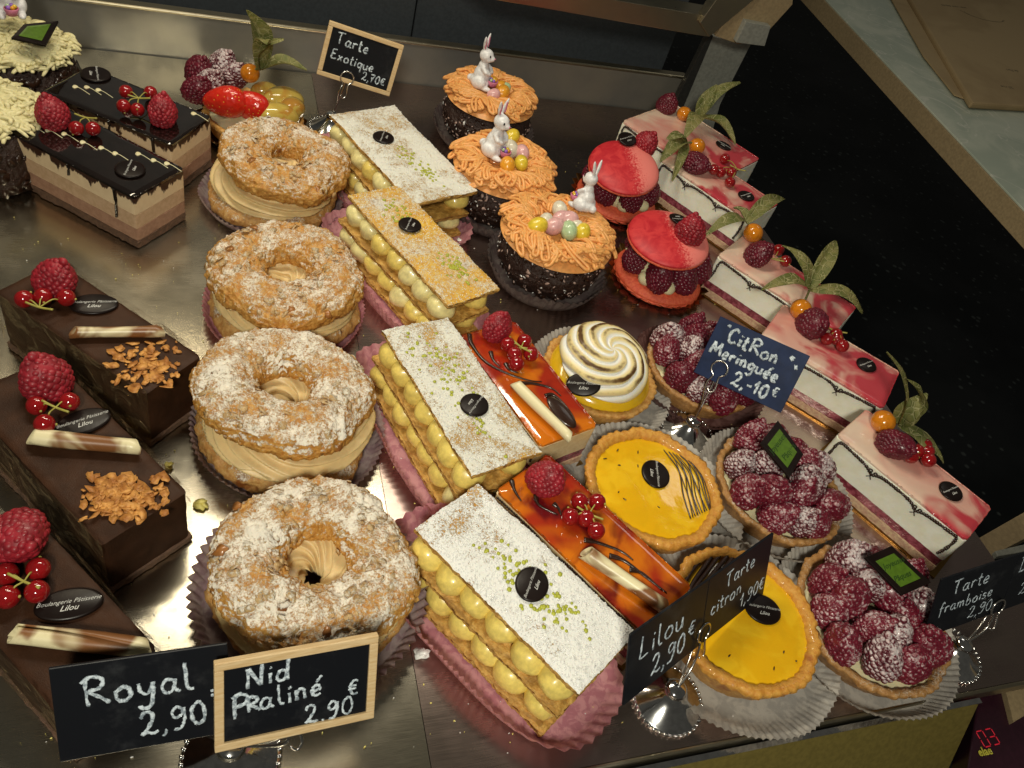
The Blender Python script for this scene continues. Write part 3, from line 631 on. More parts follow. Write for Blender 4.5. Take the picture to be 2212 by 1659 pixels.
# ---------------------------------------------------------------- mille-feuille slices
def fitq(Q,h):                    # top corners front-left edge A->F, then Bk, D
    P=[at(a,c,h) for a,c in Q]; c=sum(P,Vector())/4
    L=((P[1]-P[0]).length+(P[2]-P[3]).length)/2; W=((P[2]-P[1]).length+(P[3]-P[0]).length)/2
    d=(P[1]-P[0]).normalized()+(P[2]-P[3]).normalized(); return c,L,W,math.atan2(d.y,d.x)
def pastry_sheet(nm,parent,L,W,z0,th,mat,seed,off=(0,0),rot=0,grains=0,pist=(),tilt=0.,top=False):
    g=B().mat(mat); sv=Vector((seed,seed*2.3,seed*.7)); nx,ny,nz=110,46,5
    def f(p):
        x,y,z=p; 
        ex=.16*noise.noise(Vector((y*1.3,seed,z*2)))+.09*noise.noise(Vector((y*5,seed,z*9))); ey=.16*noise.noise(Vector((x*1.1,seed+4,z*2)))+.10*noise.noise(Vector((x*5,seed+4,z*9)))
        kx=max(0,abs(x)/(L/2)-.9)*10; ky=max(0,abs(y)/(W/2)-.85)*6.67
        q=Vector((x+math.copysign(ex,x)*kx,y+math.copysign(ey,y)*ky,z))
        wv=.10*noise.noise(Vector((x*.35,y*.35,seed)))*2+.05*noise.noise(Vector((x*2.2,y*2.2,seed)))+.02*noise.noise(Vector((x*9,y*9,seed+z)))
        q.z+=wv-.12*(max(kx,ky)**2)*(1 if z>z0+th*.5 else -.3)+tilt*x; return q
    xs=lambda a:-L/2+L*a; ys=lambda a:-W/2+W*a; M_=T((off[0],off[1],0),(0,0,rot))
    g.grid(lambda a,c:f((xs(a),ys(c),z0+th)),nx,ny,M_=M_); g.grid(lambda a,c:f((xs(a),ys(1-c),z0)),nx,ny,M_=M_)
    sm=mat if not top else 'puff'
    g.mat('puff')
    for (u0,v0,u1,v1) in ((0,0,1,0),(1,0,1,1),(1,1,0,1),(0,1,0,0)):
        N=nx if v0==v1 else ny
        g.grid(lambda a,c:f((xs(u0+(u1-u0)*a),ys(v0+(v1-v0)*a),z0+th*c))+Vector((0,0,0)),N,nz,M_=M_)
    rr=random.Random(seed)
    if grains:
        g.mat('grain')
        for i in range(grains):
            x=rr.uniform(-L/2,L/2);y=rr.uniform(-W/2,W/2); q=f((x,y,z0+th)); s=rr.uniform(.028,.060)
            g.ico(M_@T(q+Vector((0,0,.02)),(rr.random(),rr.random(),0),s),0)
    if pist:
        g.mat('pist')
        for (cx,cy,sp,n) in pist:
            for i in range(n):
                x=cx*L/2+rr.gauss(0,sp);y=cy*W/2+rr.gauss(0,sp*.6)
                if abs(x)<L/2-.2 and abs(y)<W/2-.2:
                    q=f((x,y,z0+th)); s=rr.uniform(.10,.17); g.ico(M_@T(q+Vector((0,0,.02)),sc=(s,s,s*.6)),1)
    return g.obj(nm,parent,auto=False)
def dollop_mesh():
    g=B().mat('custard'); g.ell((0,0,.85),(1.10,1.12,.94),24,16,disp=.13,ns=1.3); return g.mesh('custard_dollop')
DOL=dollop_mesh(); 
def dollop_mesh2():
    g=B().mat('custard2'); g.ell((0,0,.85),(1.10,1.12,.94),24,16,disp=.13,ns=1.3,seed=3); return g.mesh('custard_dollop')
DOL2=dollop_mesh2()
def millefeuille(Q,seed,label,topmat,pist,shift,sealp,tilt=0.,H=5.0,Lm=1.,pale=.2,paper=(1.,),grains=2400,rt=0):
    c,L,W,a=fitq(Q,H); W=max(W,5.0)
    base=Vector((c.x,c.y,0))+Matrix.Rotation(a,3,'Z')@Vector((shift[0],shift[1],0))
    root=thing('millefeuille',base,a,label,'pastry slice','custard slices of sugared puff pastry'); rr=random.Random(seed)
    tc=loc_in(root,(c.x,c.y,0))
    pastry_sheet('bottom_pastry',root,L*Lm,W,.12,.55,'puff',seed+1)
    pastry_sheet('middle_pastry',root,L*Lm,W,2.22,.5,'puff',seed+2,off=(tc.x*.45,tc.y*.45),rot=rr.uniform(-.03,.03))
    pastry_sheet('top_pastry',root,L,W,H-.5,.5,topmat,seed+3,off=(tc.x,tc.y),rot=rt,grains=grains,pist=pist,top=True)
    n=7 if L>13.4 else 6
    for tier,z in ((0,.55),(1,2.6)):
        for j in (-1,1):
            for i in range(n):
                x=(-.5+(i+.5)/n)*L*.97+tc.x*.45*(tier+.3); y=j*(W/2-.92)+tc.y*.45*(tier+.3)
                s=rr.uniform(.92,1.06); k=1.06 if tier==0 else 1.08
                inst(DOL2 if rr.random()<pale else DOL,'custard_dollop',root,(x+rr.uniform(-.12,.12),y+rr.uniform(-.1,.1),z),(0,0,rr.uniform(0,6)),(s*L/n/1.95*rr.uniform(.93,1.07),s,k*rr.uniform(.94,1.03)))
    paper_case(root,L/2+1.3,W/2+1.2,1.5,.13,'p_pink',66,amp=.10,power=3.2,seed=seed,name='oval_paper_case')
    (su,sv_),t0,t1,rx,ry=sealp
    seal(root,(su,sv_),H+.02,rx,ry,t0,t1)
    return root
millefeuille([(717,250),(898,442),(1027,405),(848,223)],11,'snowy custard slice at the back of its row, seal near its far end','pufftop',[(.1,0,.8,30),(.5,.1,.7,30)],(.1,-.9),((828,299),(818,318),(834,278),1.02,.98),pale=.5)
millefeuille([(751,409),(971,648),(1078,628),(865,407)],22,'browned custard slice with thin sugar and bare pastry patches, second from the back','pufftop2',[(.55,.2,.9,60),(-.55,0,.8,30)],(-.2,-.9),((885,488),(874,506),(892,468),1.0,.95),pale=.35,grains=1300)
millefeuille([(824,707),(1024,1027),(1166,974),(971,687)],33,'custard slice with an upside down seal and green specks strewn along its top','pufftop',[(-.45,-.05,1.5,36),(.45,-.1,1.0,20),(-.1,.1,1.8,40)],(.2,-.9),((1024,877),(1047,858),(1012,905),1.05,.98),pale=.12)
millefeuille([(900,1136),(1252,1505),(1374,1357),(1032,1046)],44,'nearest custard slice, thickest snow of sugar, seal in its middle','pufftop3',[(-.18,.05,1.0,44),(.25,.0,1.1,50),(.5,.1,.9,24)],(-.2,-1.0),((1148,1264),(1132,1300),(1156,1236),1.15,.98),pale=.0,grains=4200)
# ---------------------------------------------------------------- easter nests
def nest(uv,rx,seed,label,eggs,hz,jelly=None):
    c=at(*uv,5.2); root=thing('easter_nest_cake',(c.x,c.y,0),0,label,'nest cake','chocolate nest cakes with orange piping'); rr=random.Random(seed)
    g=B().mat('nestbase')
    def fn(a,b_):
        t=a*2*PI; p=b_
        prof=[(0,.1),(3.0,.1),(4.2,.8),(4.95,2.0),(5.1,3.1),(4.6,4.2),(3.2,4.9),(.01,5.0)]
        x=p*(len(prof)-1); i=min(int(x),len(prof)-2); f=x-i; r=prof[i][0]*(1-f)+prof[i+1][0]*f; z=prof[i][1]*(1-f)+prof[i+1][1]*f
        q=Vector((r*math.cos(t),r*math.sin(t),z)); k=1+.03*noise.noise(q*.6+Vector((seed,0,0)))+.035*noise.noise(q*2.5+Vector((seed,0,0)))+.03*max(0,noise.noise(q*5))
        return Vector((q.x*k*.93,q.y*k*.93,max(.05,q.z+.1*noise.noise(q*2))))
    g.grid(fn,120,60,cu=True)
    for kk,cc,nn in (('grain',1.1,60),('cocoflake',1.6,140),('choc',2.4,260)):
        g.mat(kk)
        for i in range(nn):
            t=rr.uniform(0,2*PI); z=rr.uniform(.7,4.4); r=.945*float(np.interp(z,[.1,.8,2.0,3.1,4.2,4.9],[3.0,4.2,4.95,5.1,4.6,3.2]))*(1+.03*noise.noise(Vector((math.cos(t)*5*.6+seed,math.sin(t)*5*.6,z*.6))))
            n=Vector((math.cos(t),math.sin(t),rr.uniform(-.5,.5))); q=n.to_track_quat('Z','X').to_matrix().to_4x4(); q.translation=(r*math.cos(t),r*math.sin(t),z)
            s=rr.uniform(.06,.16)*cc; g.add(*flake_geo(rr,s,s*.5,.05,6),q@T(rot=(0,0,rr.uniform(0,6))))
    g.obj('chocolate_cake',root)
    g=B().mat('vermi'); 
    S=rx/5.0
    def surf(r,t,lay): # bowl shaped ring
        x=(r-3.4)/1.75; z=5.15+.75*math.exp(-x*x*1.1)+lay-.30*max(0,r-4.6)**1.5-.0
        return Vector((r*S*math.cos(t),r*S*math.sin(t),z))
    for i in range(190):
        t0=2*PI*i/190+rr.uniform(-.12,.12); lay=rr.uniform(-.35,.42); ln=1.5*noise.noise(Vector((math.cos(t0)*1.6,math.sin(t0)*1.6,seed*2.)))+rr.uniform(-.25,.25)
        ri=rr.uniform(1.7,2.8); ro=rr.uniform(4.0,5.1) if rr.random()<.85 else rr.uniform(5.1,5.5); k=rr.choice((.06,.09,.13))
        if rr.random()<.25: ri,ro=rr.uniform(2.6,3.4),rr.uniform(4.4,5.2)
        f=lambda q:t0+ln*(q-.5)*.8+.12*math.sin(5*q+i)
        R1=lambda q:ri+(ro-ri)*q
        pts=[surf(R1(0),f(0),lay-.2),surf(R1(.3),f(.3),lay+.02),surf(R1(.65),f(.65),lay),surf(R1(.93),f(.93),lay),surf(R1(1.0),f(1)+k*.5,lay),surf(R1(.93),f(.93)+k,lay),surf(R1(.6),f(.6)+k,lay+.06),surf(R1(.25),f(.25)+k,lay+.03),surf(R1(.05),f(0)+k,lay-.15)]
        g.tube(catmull(pts,4),.148,7)
    g.lathe([((1.9+3.1*q/9)*S,surf(1.9+3.1*q/9,0,-.55).z-(.12 if q in (0,9) else 0)) for q in range(10)],60)
    for i in range(12):
        t0=rr.uniform(0,2*PI); r0=rr.uniform(2.2,4.4); lay=rr.uniform(.25,.42)
        pts=[surf(r0+.45*math.sin(j*1.3+i),t0+j*.15,lay) for j in range(9)]; g.tube(catmull(pts,5),.135,7)
    g.ell((0,0,5.05),(2.2*S,2.2*S,.3),20,8)
    g.obj('piped_nest',root)
    if jelly: 
        p=loc_in(root,at(*jelly,5.6)); B().mat('jelly').ell(p,(1.35,1.2,.35),20,8).obj('jelly_glaze',root)
    for (u,v,k,s,rot) in eggs:
        p=loc_in(root,at(u,v,hz)); g=B().mat('egg'+k).ell((0,0,0),(s*.78,s*.62,s*.62),18,12); o=g.obj('sugar_egg',root); o.location=p*.01; o.rotation_euler=(0,-.4,rot)
    paper_case(root,4.7,4.7,1.7,.17,'p_smoke',50,amp=.13,seed=seed)
    return root
nest((1062,204),4.75,5,'nest cake standing farthest back, beside the back wall',[(1080,188,'o',1.,.5),(1086,200,'o',1.15,1.),(1066,205,'p',1.,.3),(1090,190,'g',.9,.2),(1062,178,'o',1.,.2)],6.2,(1042,195))
nest((1092,356),4.9,6,'middle nest cake, its rabbit facing right over five eggs',[(1106,296,'y',1.15,.8),(1103,321,'w',1.2,2.0),(1128,330,'p',1.1,1.7),(1096,357,'o',1.15,1.4),(1126,352,'y',1.05,1.5)],6.4,(1073,340))
nest((1206,499),5.1,7,'nearest nest cake with a heap of pastel sugar eggs',[(1209,453,'w',1.1,1.6),(1179,477,'w',1.,1.),(1161,489,'y',1.25,.2),(1197,489,'p',1.2,.1),(1226,475,'p',1.3,-.3),(1229,498,'g',1.2,1.5),(1259,501,'y',1.1,1.2),(1211,472,'p',1.1,.4),(1244,489,'w',.9,0)],6.3,None)
# ---------------------------------------------------------------- rabbit figurines
def rabbit_mesh():
    g=B().mat('white')
    def E_(c,r,rot=(0,0,0)): g.ell((0,0,0),r,18,12,M_=T(c,rot))
    E_((0,0,1.05),(.78,.80,1.05)); E_((0,.1,.55),(1.0,1.0,.62)); E_((0,.0,1.9),(.50,.5,.6))
    E_((0,-.12,2.95),(.60,.66,.62)); E_((.0,-.62,2.80),(.33,.34,.27)); E_((.24,-.45,2.72),(.27,.27,.25)); E_((-.24,-.45,2.72),(.27,.27,.25))
    E_((.33,.12,4.05),(.20,.14,.80),(.1,.28,0)); E_((-.33,.12,4.05),(.20,.14,.80),(.1,-.28,0))
    E_((.62,-.70,.22),(.30,.62,.24)); E_((-.62,-.70,.22),(.30,.62,.24)); E_((.72,.0,.6),(.42,.72,.6)); E_((-.72,.0,.6),(.42,.72,.6)); E_((0,1.05,.5),(.34,.34,.34))
    g.tube([(.5,-.1,2.0),(.62,-.55,1.65),(.25,-.85,1.45)],[.22,.2,.17],8); g.tube([(-.5,-.1,2.0),(-.62,-.55,1.65),(-.25,-.85,1.45)],[.22,.2,.17],8)
    o=g.obj('tmp'); md=o.modifiers.new('r','REMESH'); md.mode='VOXEL'; md.voxel_size=.0007; md.use_smooth_shade=True
    sm=o.modifiers.new('s','SMOOTH'); sm.factor=.6; sm.iterations=5
    dg=bpy.context.evaluated_depsgraph_get(); me=bpy.data.meshes.new_from_object(o.evaluated_get(dg)); bpy.data.objects.remove(o)
    for p in me.polygons: p.use_smooth=True
    return me
RAB=rabbit_mesh()
def rabbit(uv,h,ang,label,sc=1.,tilt=(0,0)):
    c=at(*uv,h); root=thing('rabbit_figurine',c,ang,label,'figurine','white rabbit figurines on the nest cakes')
    inst(RAB,'rabbit',root,(0,0,0),(tilt[0],tilt[1],0),sc)
    R_=T(rot=(tilt[0],tilt[1],0),sc=sc)
    def part(nm,g): 
        g.v=[tuple(R_@Vector(p)) for p in g.v]; return g.obj(nm,root)
    for s in (-1,1):
        part('eye',B().mat('black').ell((.36*s,-.60,3.1),(.085,.07,.12),10,8)); part('inner_ear',B().mat('pinkp').ell((.33*s+.01*s,.0,4.05),(.10,.07,.5),10,8,M_=T(rot=(.0,.0,0))@Matrix.Identity(4)))
    part('nose',B().mat('pinkp').ell((0,-.96,2.88),(.09,.06,.07),8,6))
    g=B().mat('pinkp').lathe([(.001,.35),(.36,.35),(.48,.8),(.44,.84),(.4,.8)],16,M_=T((0,-1.15,.1)))
    bk=part('basket',g); g=B()
    for i,k in enumerate(('eggy','purp','eggg','purp','eggo')): g.mat(k).ell((.22*math.cos(i*1.26),-1.15+.22*math.sin(i*1.26),.98),(.17,.14,.16),8,6)
    g.v=[tuple(R_@Vector(p)) for p in g.v]; g.obj('tiny_eggs',bk)
    return root
rabbit((1037,186),6.0,.95,'cream white rabbit on the farthest nest cake beside the back wall',1.12,(-.05,0))
rabbit((1063,332),6.1,.70,'white rabbit with a pink basket on the middle nest cake',1.14,(0,.0))
rabbit((1258,452),6.4,-2.6,'white rabbit seen from behind at the rear of the nearest nest cake',.98,(.1,-.10))
# ---------------------------------------------------------------- macaron cakes
def shell(root,nm,R,h,mat,M_,seed):
    g=B().mat(mat)
    pf=[(.001,h),(R*.35,h*.98),(R*.65,h*.88),(R*.86,h*.66),(R*.96,h*.42),(R*.985,h*.28)]
    for i in range(12):
        t=i/11; a=pf[min(int(t*5),4)];b_=pf[min(int(t*5),4)+1];f=t*5-int(t*5) if t<1 else 1
    g.lathe(pf+[(R*.98,h*.25),(R*.9,h*.22)],72,M_=M_,dr=lambda t,r,z,j:(r*(1+.01*math.sin(2*t+seed)),z+.03*noise.noise(Vector((math.cos(t)*2,math.sin(t)*2,j+seed)))))
    g.mat('mac_b')
    g.lathe([(R*.9,h*.26),(R*.97,h*.22),(R*1.0,h*.12),(R*.98,h*.02),(R*.9,-.05),(.01,-.05)],150,M_=M_,dr=lambda t,r,z,j:(r*(1+(.02*noise.noise(Vector((math.cos(t)*9,math.sin(t)*9,j*2+seed))) if j<5 else 0)),z+.05*noise.noise(Vector((math.cos(t)*7,math.sin(t)*7,j*3.)))))
    return g.obj(nm,root)
def macaron_cake(buv,tuv,seed,label,tilt,ras,top_r,sl,Rt,tz,Rb=4.4):
    c=at(*buv,1.0); root=thing('macaron_cake',(c.x,c.y,0),0,label,'macaron cake','raspberry macaron cakes on gold cards')
    g=B().mat('gold'); N=96
    g.grid(lambda a,b_:(lambda t,k:Vector(((4.9+.22*math.cos(24*t)*k)*k*math.cos(t),(4.9+.22*math.cos(24*t)*k)*k*math.sin(t),.05+(.9*max(0,k-.8)*5*.9)+(.06*math.cos(24*t) if k>.9 else 0))))(a*2*PI,b_),N,8,cu=True); g.obj('gold_card',root)
    shell(root,'bottom_shell',Rb,1.3,'mac_b',T((0,0,.25)),seed)
    g=B().mat('cream').ell((0,0,2.0),(3.1,3.1,1.9),28,16,disp=.1,ns=1.6)
    rr=random.Random(seed)
    for i in range(9): 
        t=i*.7+.3; g.ell((3.2*math.cos(t),3.2*math.sin(t),1.8),(.75,.75,.65),14,10,disp=.1,seed=i)
    g.obj('cream',root)
    for i in range(7):
        t=2*PI*i/7+ras; p=Vector((3.0*math.cos(t),3.0*math.sin(t),1.35)); inst(RASP['dark'][i%4],'raspberry',root,p,(rr.uniform(-.15,.15),rr.uniform(-.15,.15),rr.uniform(0,6)),rr.uniform(1.12,1.3))
    tc=loc_in(root,at(*tuv,tz)); M_=T((tc.x,tc.y,tz-.9),(tilt[0],tilt[1],0)); shell(root,'top_shell',Rt,1.05,'mac_r',M_,seed+1)
    raspberry(root,top_r[:2],top_r[2],'red',top_r[3],top_r[4],1)
    s=seal(root,sl[:2],sl[2],1.0,.95,sl[3],sl[4],tilt=sl[5])
    return root
macaron_cake((1334,420),(1353,350),3,'macaron cake behind the nearest rabbit, top shell fully brushed red',(.22,-.16),.2,(1397,308,6.6,(.3,.1,.3),1.1),(1354,302,6.5,(1342,302),(1368,298),(.20,-.14)),3.7,5.6)
macaron_cake((1424,588),(1450,504),9,'front macaron cake, its top shell half coral and half brushed red',(.08,-.10),.5,(1494,495,6.8,(-.2,.3,.8),1.15),(1466,476,6.5,(1482,474),(1440,476),(.08,-.10)),3.9,5.8)
# ---------------------------------------------------------------- raspberry glazed white slices
def slab(root,nm,L,W,z0,z1,mat,seed,amp=.06,round_=.12,nx=60,ny=26,nz=6,off=(0,0),top=None):
    g=B().mat(mat); sv=Vector((seed,seed*1.9,0))
    def f(x,y,z):
        q=Vector((x,y,z)); k=noise.noise(Vector((x*.9,y*.9,z*.9))+sv)+.5*noise.noise(Vector((x*3,y*3,z*3))+sv)
        ex=max(0,abs(x)-(L/2-round_))/round_; ey=max(0,abs(y)-(W/2-round_))/round_
        sx=1 if abs(x)>L/2-1e-4 else 0; sy=1 if abs(y)>W/2-1e-4 else 0
        q.x+=math.copysign(amp*k*sx,x); q.y+=math.copysign(amp*k*sy,y)
        if z>z1-1e-5: q.z-=round_*.35*max(ex,ey)**2-.3*amp*k
        if sx and sy: q.x-=math.copysign(round_*.3,x); q.y-=math.copysign(round_*.3,y)
        q.x+=off[0];q.y+=off[1]; return q
    X=lambda a:-L/2+L*a; Y=lambda a:-W/2+W*a; Z=lambda a:z0+(z1-z0)*a
    g.grid(lambda a,b_:f(X(a),Y(1-b_),z0),nx,ny)
    g.grid(lambda a,b_:f(X(a),-W/2,Z(b_)),nx,nz); g.grid(lambda a,b_:f(X(1-a),W/2,Z(b_)),nx,nz)
    g.grid(lambda a,b_:f(L/2,Y(a),Z(b_)),ny,nz); g.grid(lambda a,b_:f(-L/2,Y(1-a),Z(b_)),ny,nz)
    if top: g.mat(top)
    g.grid(lambda a,b_:f(X(a),Y(b_),z1),nx,ny)
    return g.obj(nm,root)
def bead_line(root,pts,r=.145,step=.21,mat='choc',name='chocolate_beading'):
    g=B().mat(mat); P=catmull(pts,12) if len(pts)>2 else [Vector(pts[0]).lerp(Vector(pts[1]),i/12) for i in range(13)]; acc=0; last=P[0]; rr=random.Random(3)
    g.ico(T(last,sc=r),1)
    for p in P[1:]:
        while (p-last).length>step:
            last=last+(p-last).normalized()*step; g.ico(T(last,sc=r*rr.uniform(.8,1.2)),1)
    g.tube(P,r*.55,5)
    return g
def white_slice(Q,seed,label,H=4.6,board=True):
    c,L,W,a=fitq(Q,H); L=max(L,11.4); W=max(5.0,W)
    root=thing('glazed_slice',(c.x,c.y,0),a,label,'cake slice','white mousse slices with raspberry glaze')
    if board: B().mat('gold').box((-L/2-.5,-W/2-.25,.02),(L/2+.5,W/2+.25,.12)).obj('gold_card',root,False)
    slab(root,'sponge_base',L,W,.14,.85,'biscuit_pale',seed,.12); slab(root,'jam_layer',L-.15,W-.15,.85,1.65,'jam',seed+1,.09); slab(root,'white_mousse',L,W,1.65,H-.25,'mousse_white',seed+2,.05,.3,nz=10)
    slab(root,'pink_glaze',L-.05,W-.05,H-.25,H,'glaze_pink',seed+3,.05,.4)
    y=-W/2-.05; zt=H-.5; zb=1.9; x0=-L/2+.55; x1=L/2-.55
    g=bead_line(root,[(x0-.25,y,zb),(x0-.1,y,zb+.9),(x0,y,zt),(x0+.9,y,zt+.08),(x0+L*.22,y,zt-.1),(x0+L*.28,y,zt-.42),(x0+L*.34,y,zt-.05),(0,y,zt+.03),(x1-L*.34,y,zt-.05),(x1-L*.28,y,zt-.42),(x1-L*.22,y,zt-.1),(x1-.6,y,zt+.08),(x1,y,zt),(x1+.05,y,zb+1.),(x1-.1,y,zb)])
    for xc in (x0+L*.28,x1-L*.28):
        for s in (-1,1):
            g.tube(catmull([(xc,y,zt-.55),(xc+s*.35,y,zt-.15),(xc+s*.15,y,zt-.05),(xc+s*.1,y,zt-.3)],5),.06,5); g.tube([(xc,y,zt-.6),(xc+s*.2,y,zt-.85)],.04,5)
    g.obj('chocolate_beading',root)
    return root,H
r,h=white_slice([(1372,278),(1560,400),(1625,335),(1428,204)],51,'farthest white slice beside the corner post, two broad husk leaves over it',H=4.6)
raspberry(r,(1441,222),h+1.0,'dark',(.1,.1,0),1.05); physalis(r,(1478,246),h+.7,(1508,252,h+1.5),[(1549,183,9.5),(1599,178,10),(1588,312,h+1.2,1.2),(1478,300,h+1.2,1.2)],.85)
seal(r,(1562,316),h+.02,.95,.8,(1555,312),(1576,325)); 
r,h=white_slice([(1437,346),(1612,474),(1690,441),(1484,312)],52,'second white slice from the back with five redcurrants heaped beside its raspberry')
raspberry(r,(1507,352),h+.95,'dark',(.3,1.2,.4),1.15,1); currants(r,[(1566,343),(1542,366),(1580,372),(1577,394),(1557,372)],h+.6,(1592,365))
physalis(r,(1506,316),h+.75,(1480,308,h+1.0),[(1426,350,h+.6,1.1),(1440,300,h+2.0),(1452,392,h-.5,.7)],.9)
seal(r,(1611,425),h+.02,.98,.85,(1596,428),(1628,418))
r,h=white_slice([(1556,545),(1806,724),(1850,655),(1604,512)],53,'middle white slice, its husk leaves reaching over the slice behind')
raspberry(r,(1640,546),h+.95,'dark',(.2,.3,.4),1.15); currants(r,[(1697,564),(1682,540)],h+.6,(1672,560))
physalis(r,(1627,503),h+.9,(1612,480,h+1.4),[(1694,430,h+2.4),(1525,508,h+1.2),(1585,448,h+1.6,.7)],.95)
r,h=white_slice([(1650,725),(1888,868),(1945,802),(1708,664)],54,'white slice right behind the dark blue sign, husk leaves spread over its far end')
raspberry(r,(1756,699),h+.95,'dark',(.8,.3,.4),1.2); currants(r,[(1787,732),(1806,722),(1820,747),(1808,733)],h+.6,(1805,715))
physalis(r,(1730,668),h+.8,(1750,622,h+1.8),[(1805,520,h+4.2),(1863,676,h+1.6,1.2),(1645,626,h+1.6),(1690,530,h+3.5,1.2)],.95)
seal(r,(1870,790),h+.02,.98,.85,(1853,798),(1890,784))
r,h=white_slice([(1809,948),(2098,1160),(2136,1101),(1874,873)],55,'nearest white slice, a shiny physalis and four redcurrants on its pink top')
raspberry(r,(1937,962),h+.95,'dark',(.9,.2,.9),1.12); currants(r,[(1998,962),(1968,986),(2006,994),(1982,975),(2003,975)],h+.6)
physalis(r,(1908,911),h+.75,(1942,915,h+1.0),[(1916,760,h+6.5,1.2),(2003,850,h+4,1.2),(2038,1000,h+.2,1.1),(1960,820,h+5.5,.9)],.95)
seal(r,(2052,1063),h+.02,1.0,.9,(2030,1075),(2076,1055))
# ---------------------------------------------------------------- round tarts
def crust(root,R,h,mat,rim,seed,fill_r):
    g=B().mat(mat)
    def dr(t,r,z,j):
        k=.05*noise.noise(Vector((math.cos(t)*6,math.sin(t)*6,j*1.+seed)))+.03*noise.noise(Vector((math.cos(t)*20,math.sin(t)*20,j*2.)))
        if j>=4: k+=.10*noise.noise(Vector((math.cos(t)*4,math.sin(t)*4,seed+7)))+.025*math.sin(46*t+3*noise.noise(Vector((math.cos(t)*2,math.sin(t)*2,seed))))
        return r*(1+(k if r>.5 else 0)*.4)+k*.4,z+k*.9
    g.lathe([(.01,.15),(R*.82,.15),(R*.86,.3),(R*.93,h*.55),(R*.985,h*.85)],160,dr=dr)
    g.mat(rim)
    g.lathe([(R*.985,h*.85),(R*1.0,h*.97),(R*.99,h*1.04),(R*.95,h*1.08),(fill_r+.12,h*1.03),(fill_r,h*.9),(fill_r-.05,h*.6)],160,dr=lambda t,r,z,j:dr(t,r,z,j+4))
    return g.obj('tart_crust',root)
def disc_fill(root,R,z,dome,mat,nm,seed,amp=.03):
    g=B().mat(mat)
    def fn(a,b_):
        t=a*2*PI; r=R*b_; q=Vector((r*math.cos(t),r*math.sin(t),z+dome*(1-b_**2.5)))
        q.z+=amp*noise.noise(q*.7+Vector((seed,0,0)))-.06*max(0,b_-.93)/.07; return q
    g.grid(fn,64,20,cu=True); return g.obj(nm,root)
def lemon_tart(uv,R,seed,label,lines,sl,case=5.9):
    c=at(*uv,2.35); root=thing('lemon_tart',(c.x,c.y,0),0,label,'tart','glossy lemon tarts'); rr=random.Random(seed)
    crust(root,R,2.5,'crust','crustg',seed,R*.84); disc_fill(root,R*.86,2.28,.12,'lemon','lemon_filling',seed)
    g=B().mat('choc'); pts=lines(root)
    for P,w in pts: g.tube(P,w,6,.6)
    g.obj('chocolate_drizzle',root)
    g=B().mat('choc')
    for i in range(9):
        t=rr.uniform(1.5,5.5); r=rr.uniform(1.8,4); g.ell((0,0,0),(rr.uniform(.08,.22),.05,.03),6,4,M_=T((r*math.cos(t),r*math.sin(t),2.40),(0,0,rr.uniform(0,3))))
    g.obj('chocolate_specks',root)
    seal(root,sl[:2],2.40,1.25,1.05,sl[2],sl[3],tilt=(.03,0))
    paper_case(root,case-.2,case-.2,.9,.24,'p_white',92,amp=.07,seed=seed,off=(.35,-.05,0))
    return root
def lines1(root):
    rr=random.Random(8); out=[]
    pz=lambda u,v:(lambda p:Vector((p.x,p.y,2.42)))(loc_in(root,at(u,v,2.42)))
    for i in range(11):
        s=i*6; j=rr.uniform(-3,3)
        P=[pz(1428+s*.9+j,936+s*.35),pz(1446+s*.95+j,985+s*.3),pz(1466+s*.9-j,1020+s*.2),pz(1478+s*.9+j,1070+s*.05),pz(1492+s*.85,1120-s*.4)]
        for p in P: 
            if p.length>4.9: p*=4.9/p.length
        out.append((catmull(P,6),.045 if i%3 else .06))
    return out
def lines2(root):
    pz=lambda u,v:(lambda p:Vector((p.x,p.y,2.45)))(loc_in(root,at(u,v,2.45)))
    P=[(1468,1290),(1490,1240),(1530,1192),(1536,1202),(1500,1255),(1490,1282),(1520,1245),(1562,1190),(1572,1198),(1540,1240),(1505,1292),(1530,1270),(1590,1196)]
    return [(catmull([pz(*p) for p in P],8),[.16]*(12*8+1))]
lemon_tart((1411,1050),5.1,1,'lemon tart with fine chocolate lines down one side, above the standing signs',lines1,(1415,1026,(1418,992),(1424,1056)))
lemon_tart((1608,1336),5.1,2,'nearest lemon tart, partly hidden behind the two touching black signs',lines2,(1646,1318,(1612,1312),(1682,1325)))
# meringue tart
c=at(1298,800,2.2); root=thing('meringue_tart',(c.x,c.y,0),0,'yellow tart under a toasted white meringue swirl, left of the dark blue sign','tart')
crust(root,4.7,1.9,'crust','crust',5,4.0); g=B().mat('curd').ell((0,0,1.7),(4.2,4.2,1.55),40,18,disp=.06,ns=.6); g.obj('lemon_curd',root)
mp=loc_in(root,at(1312,762,4.4)); g=B().mat('mering'); NU,NV=260,80; toast=[]
def mf(a,b_):
    t=a*2*PI; s=b_
    r=3.45*(math.sin(min(1,s*1.12)*PI/2)) if s<.9 else 3.45*(1-(s-.9)*1.2); z=2.35*(1-s**2.0)
    ph=6*t+34.*s**.72; rid=abs(math.sin(ph/2))**.6; amp=.52*min(1,s*3.2)*(1-.25*s)
    k=1+.04*noise.noise(Vector((math.cos(t)*2,math.sin(t)*2,s*3)))
    toast.append(rid*(.55+.6*(1-abs(s-.42)*1.35)))
    return Vector(((r+amp*rid*.75)*math.cos(t)*k,(r+amp*rid*.75)*math.sin(t)*k,z+amp*rid*.75*(1-s*.7)))
g.grid(mf,NU,NV,cu=True); me=g.mesh('meringue'); at_=me.attributes.new('toast','FLOAT','POINT'); at_.data.foreach_set('value',toast[:len(me.vertices)])
inst(me,'meringue',root,(mp.x,mp.y,2.75),(.12,.08,0)); 
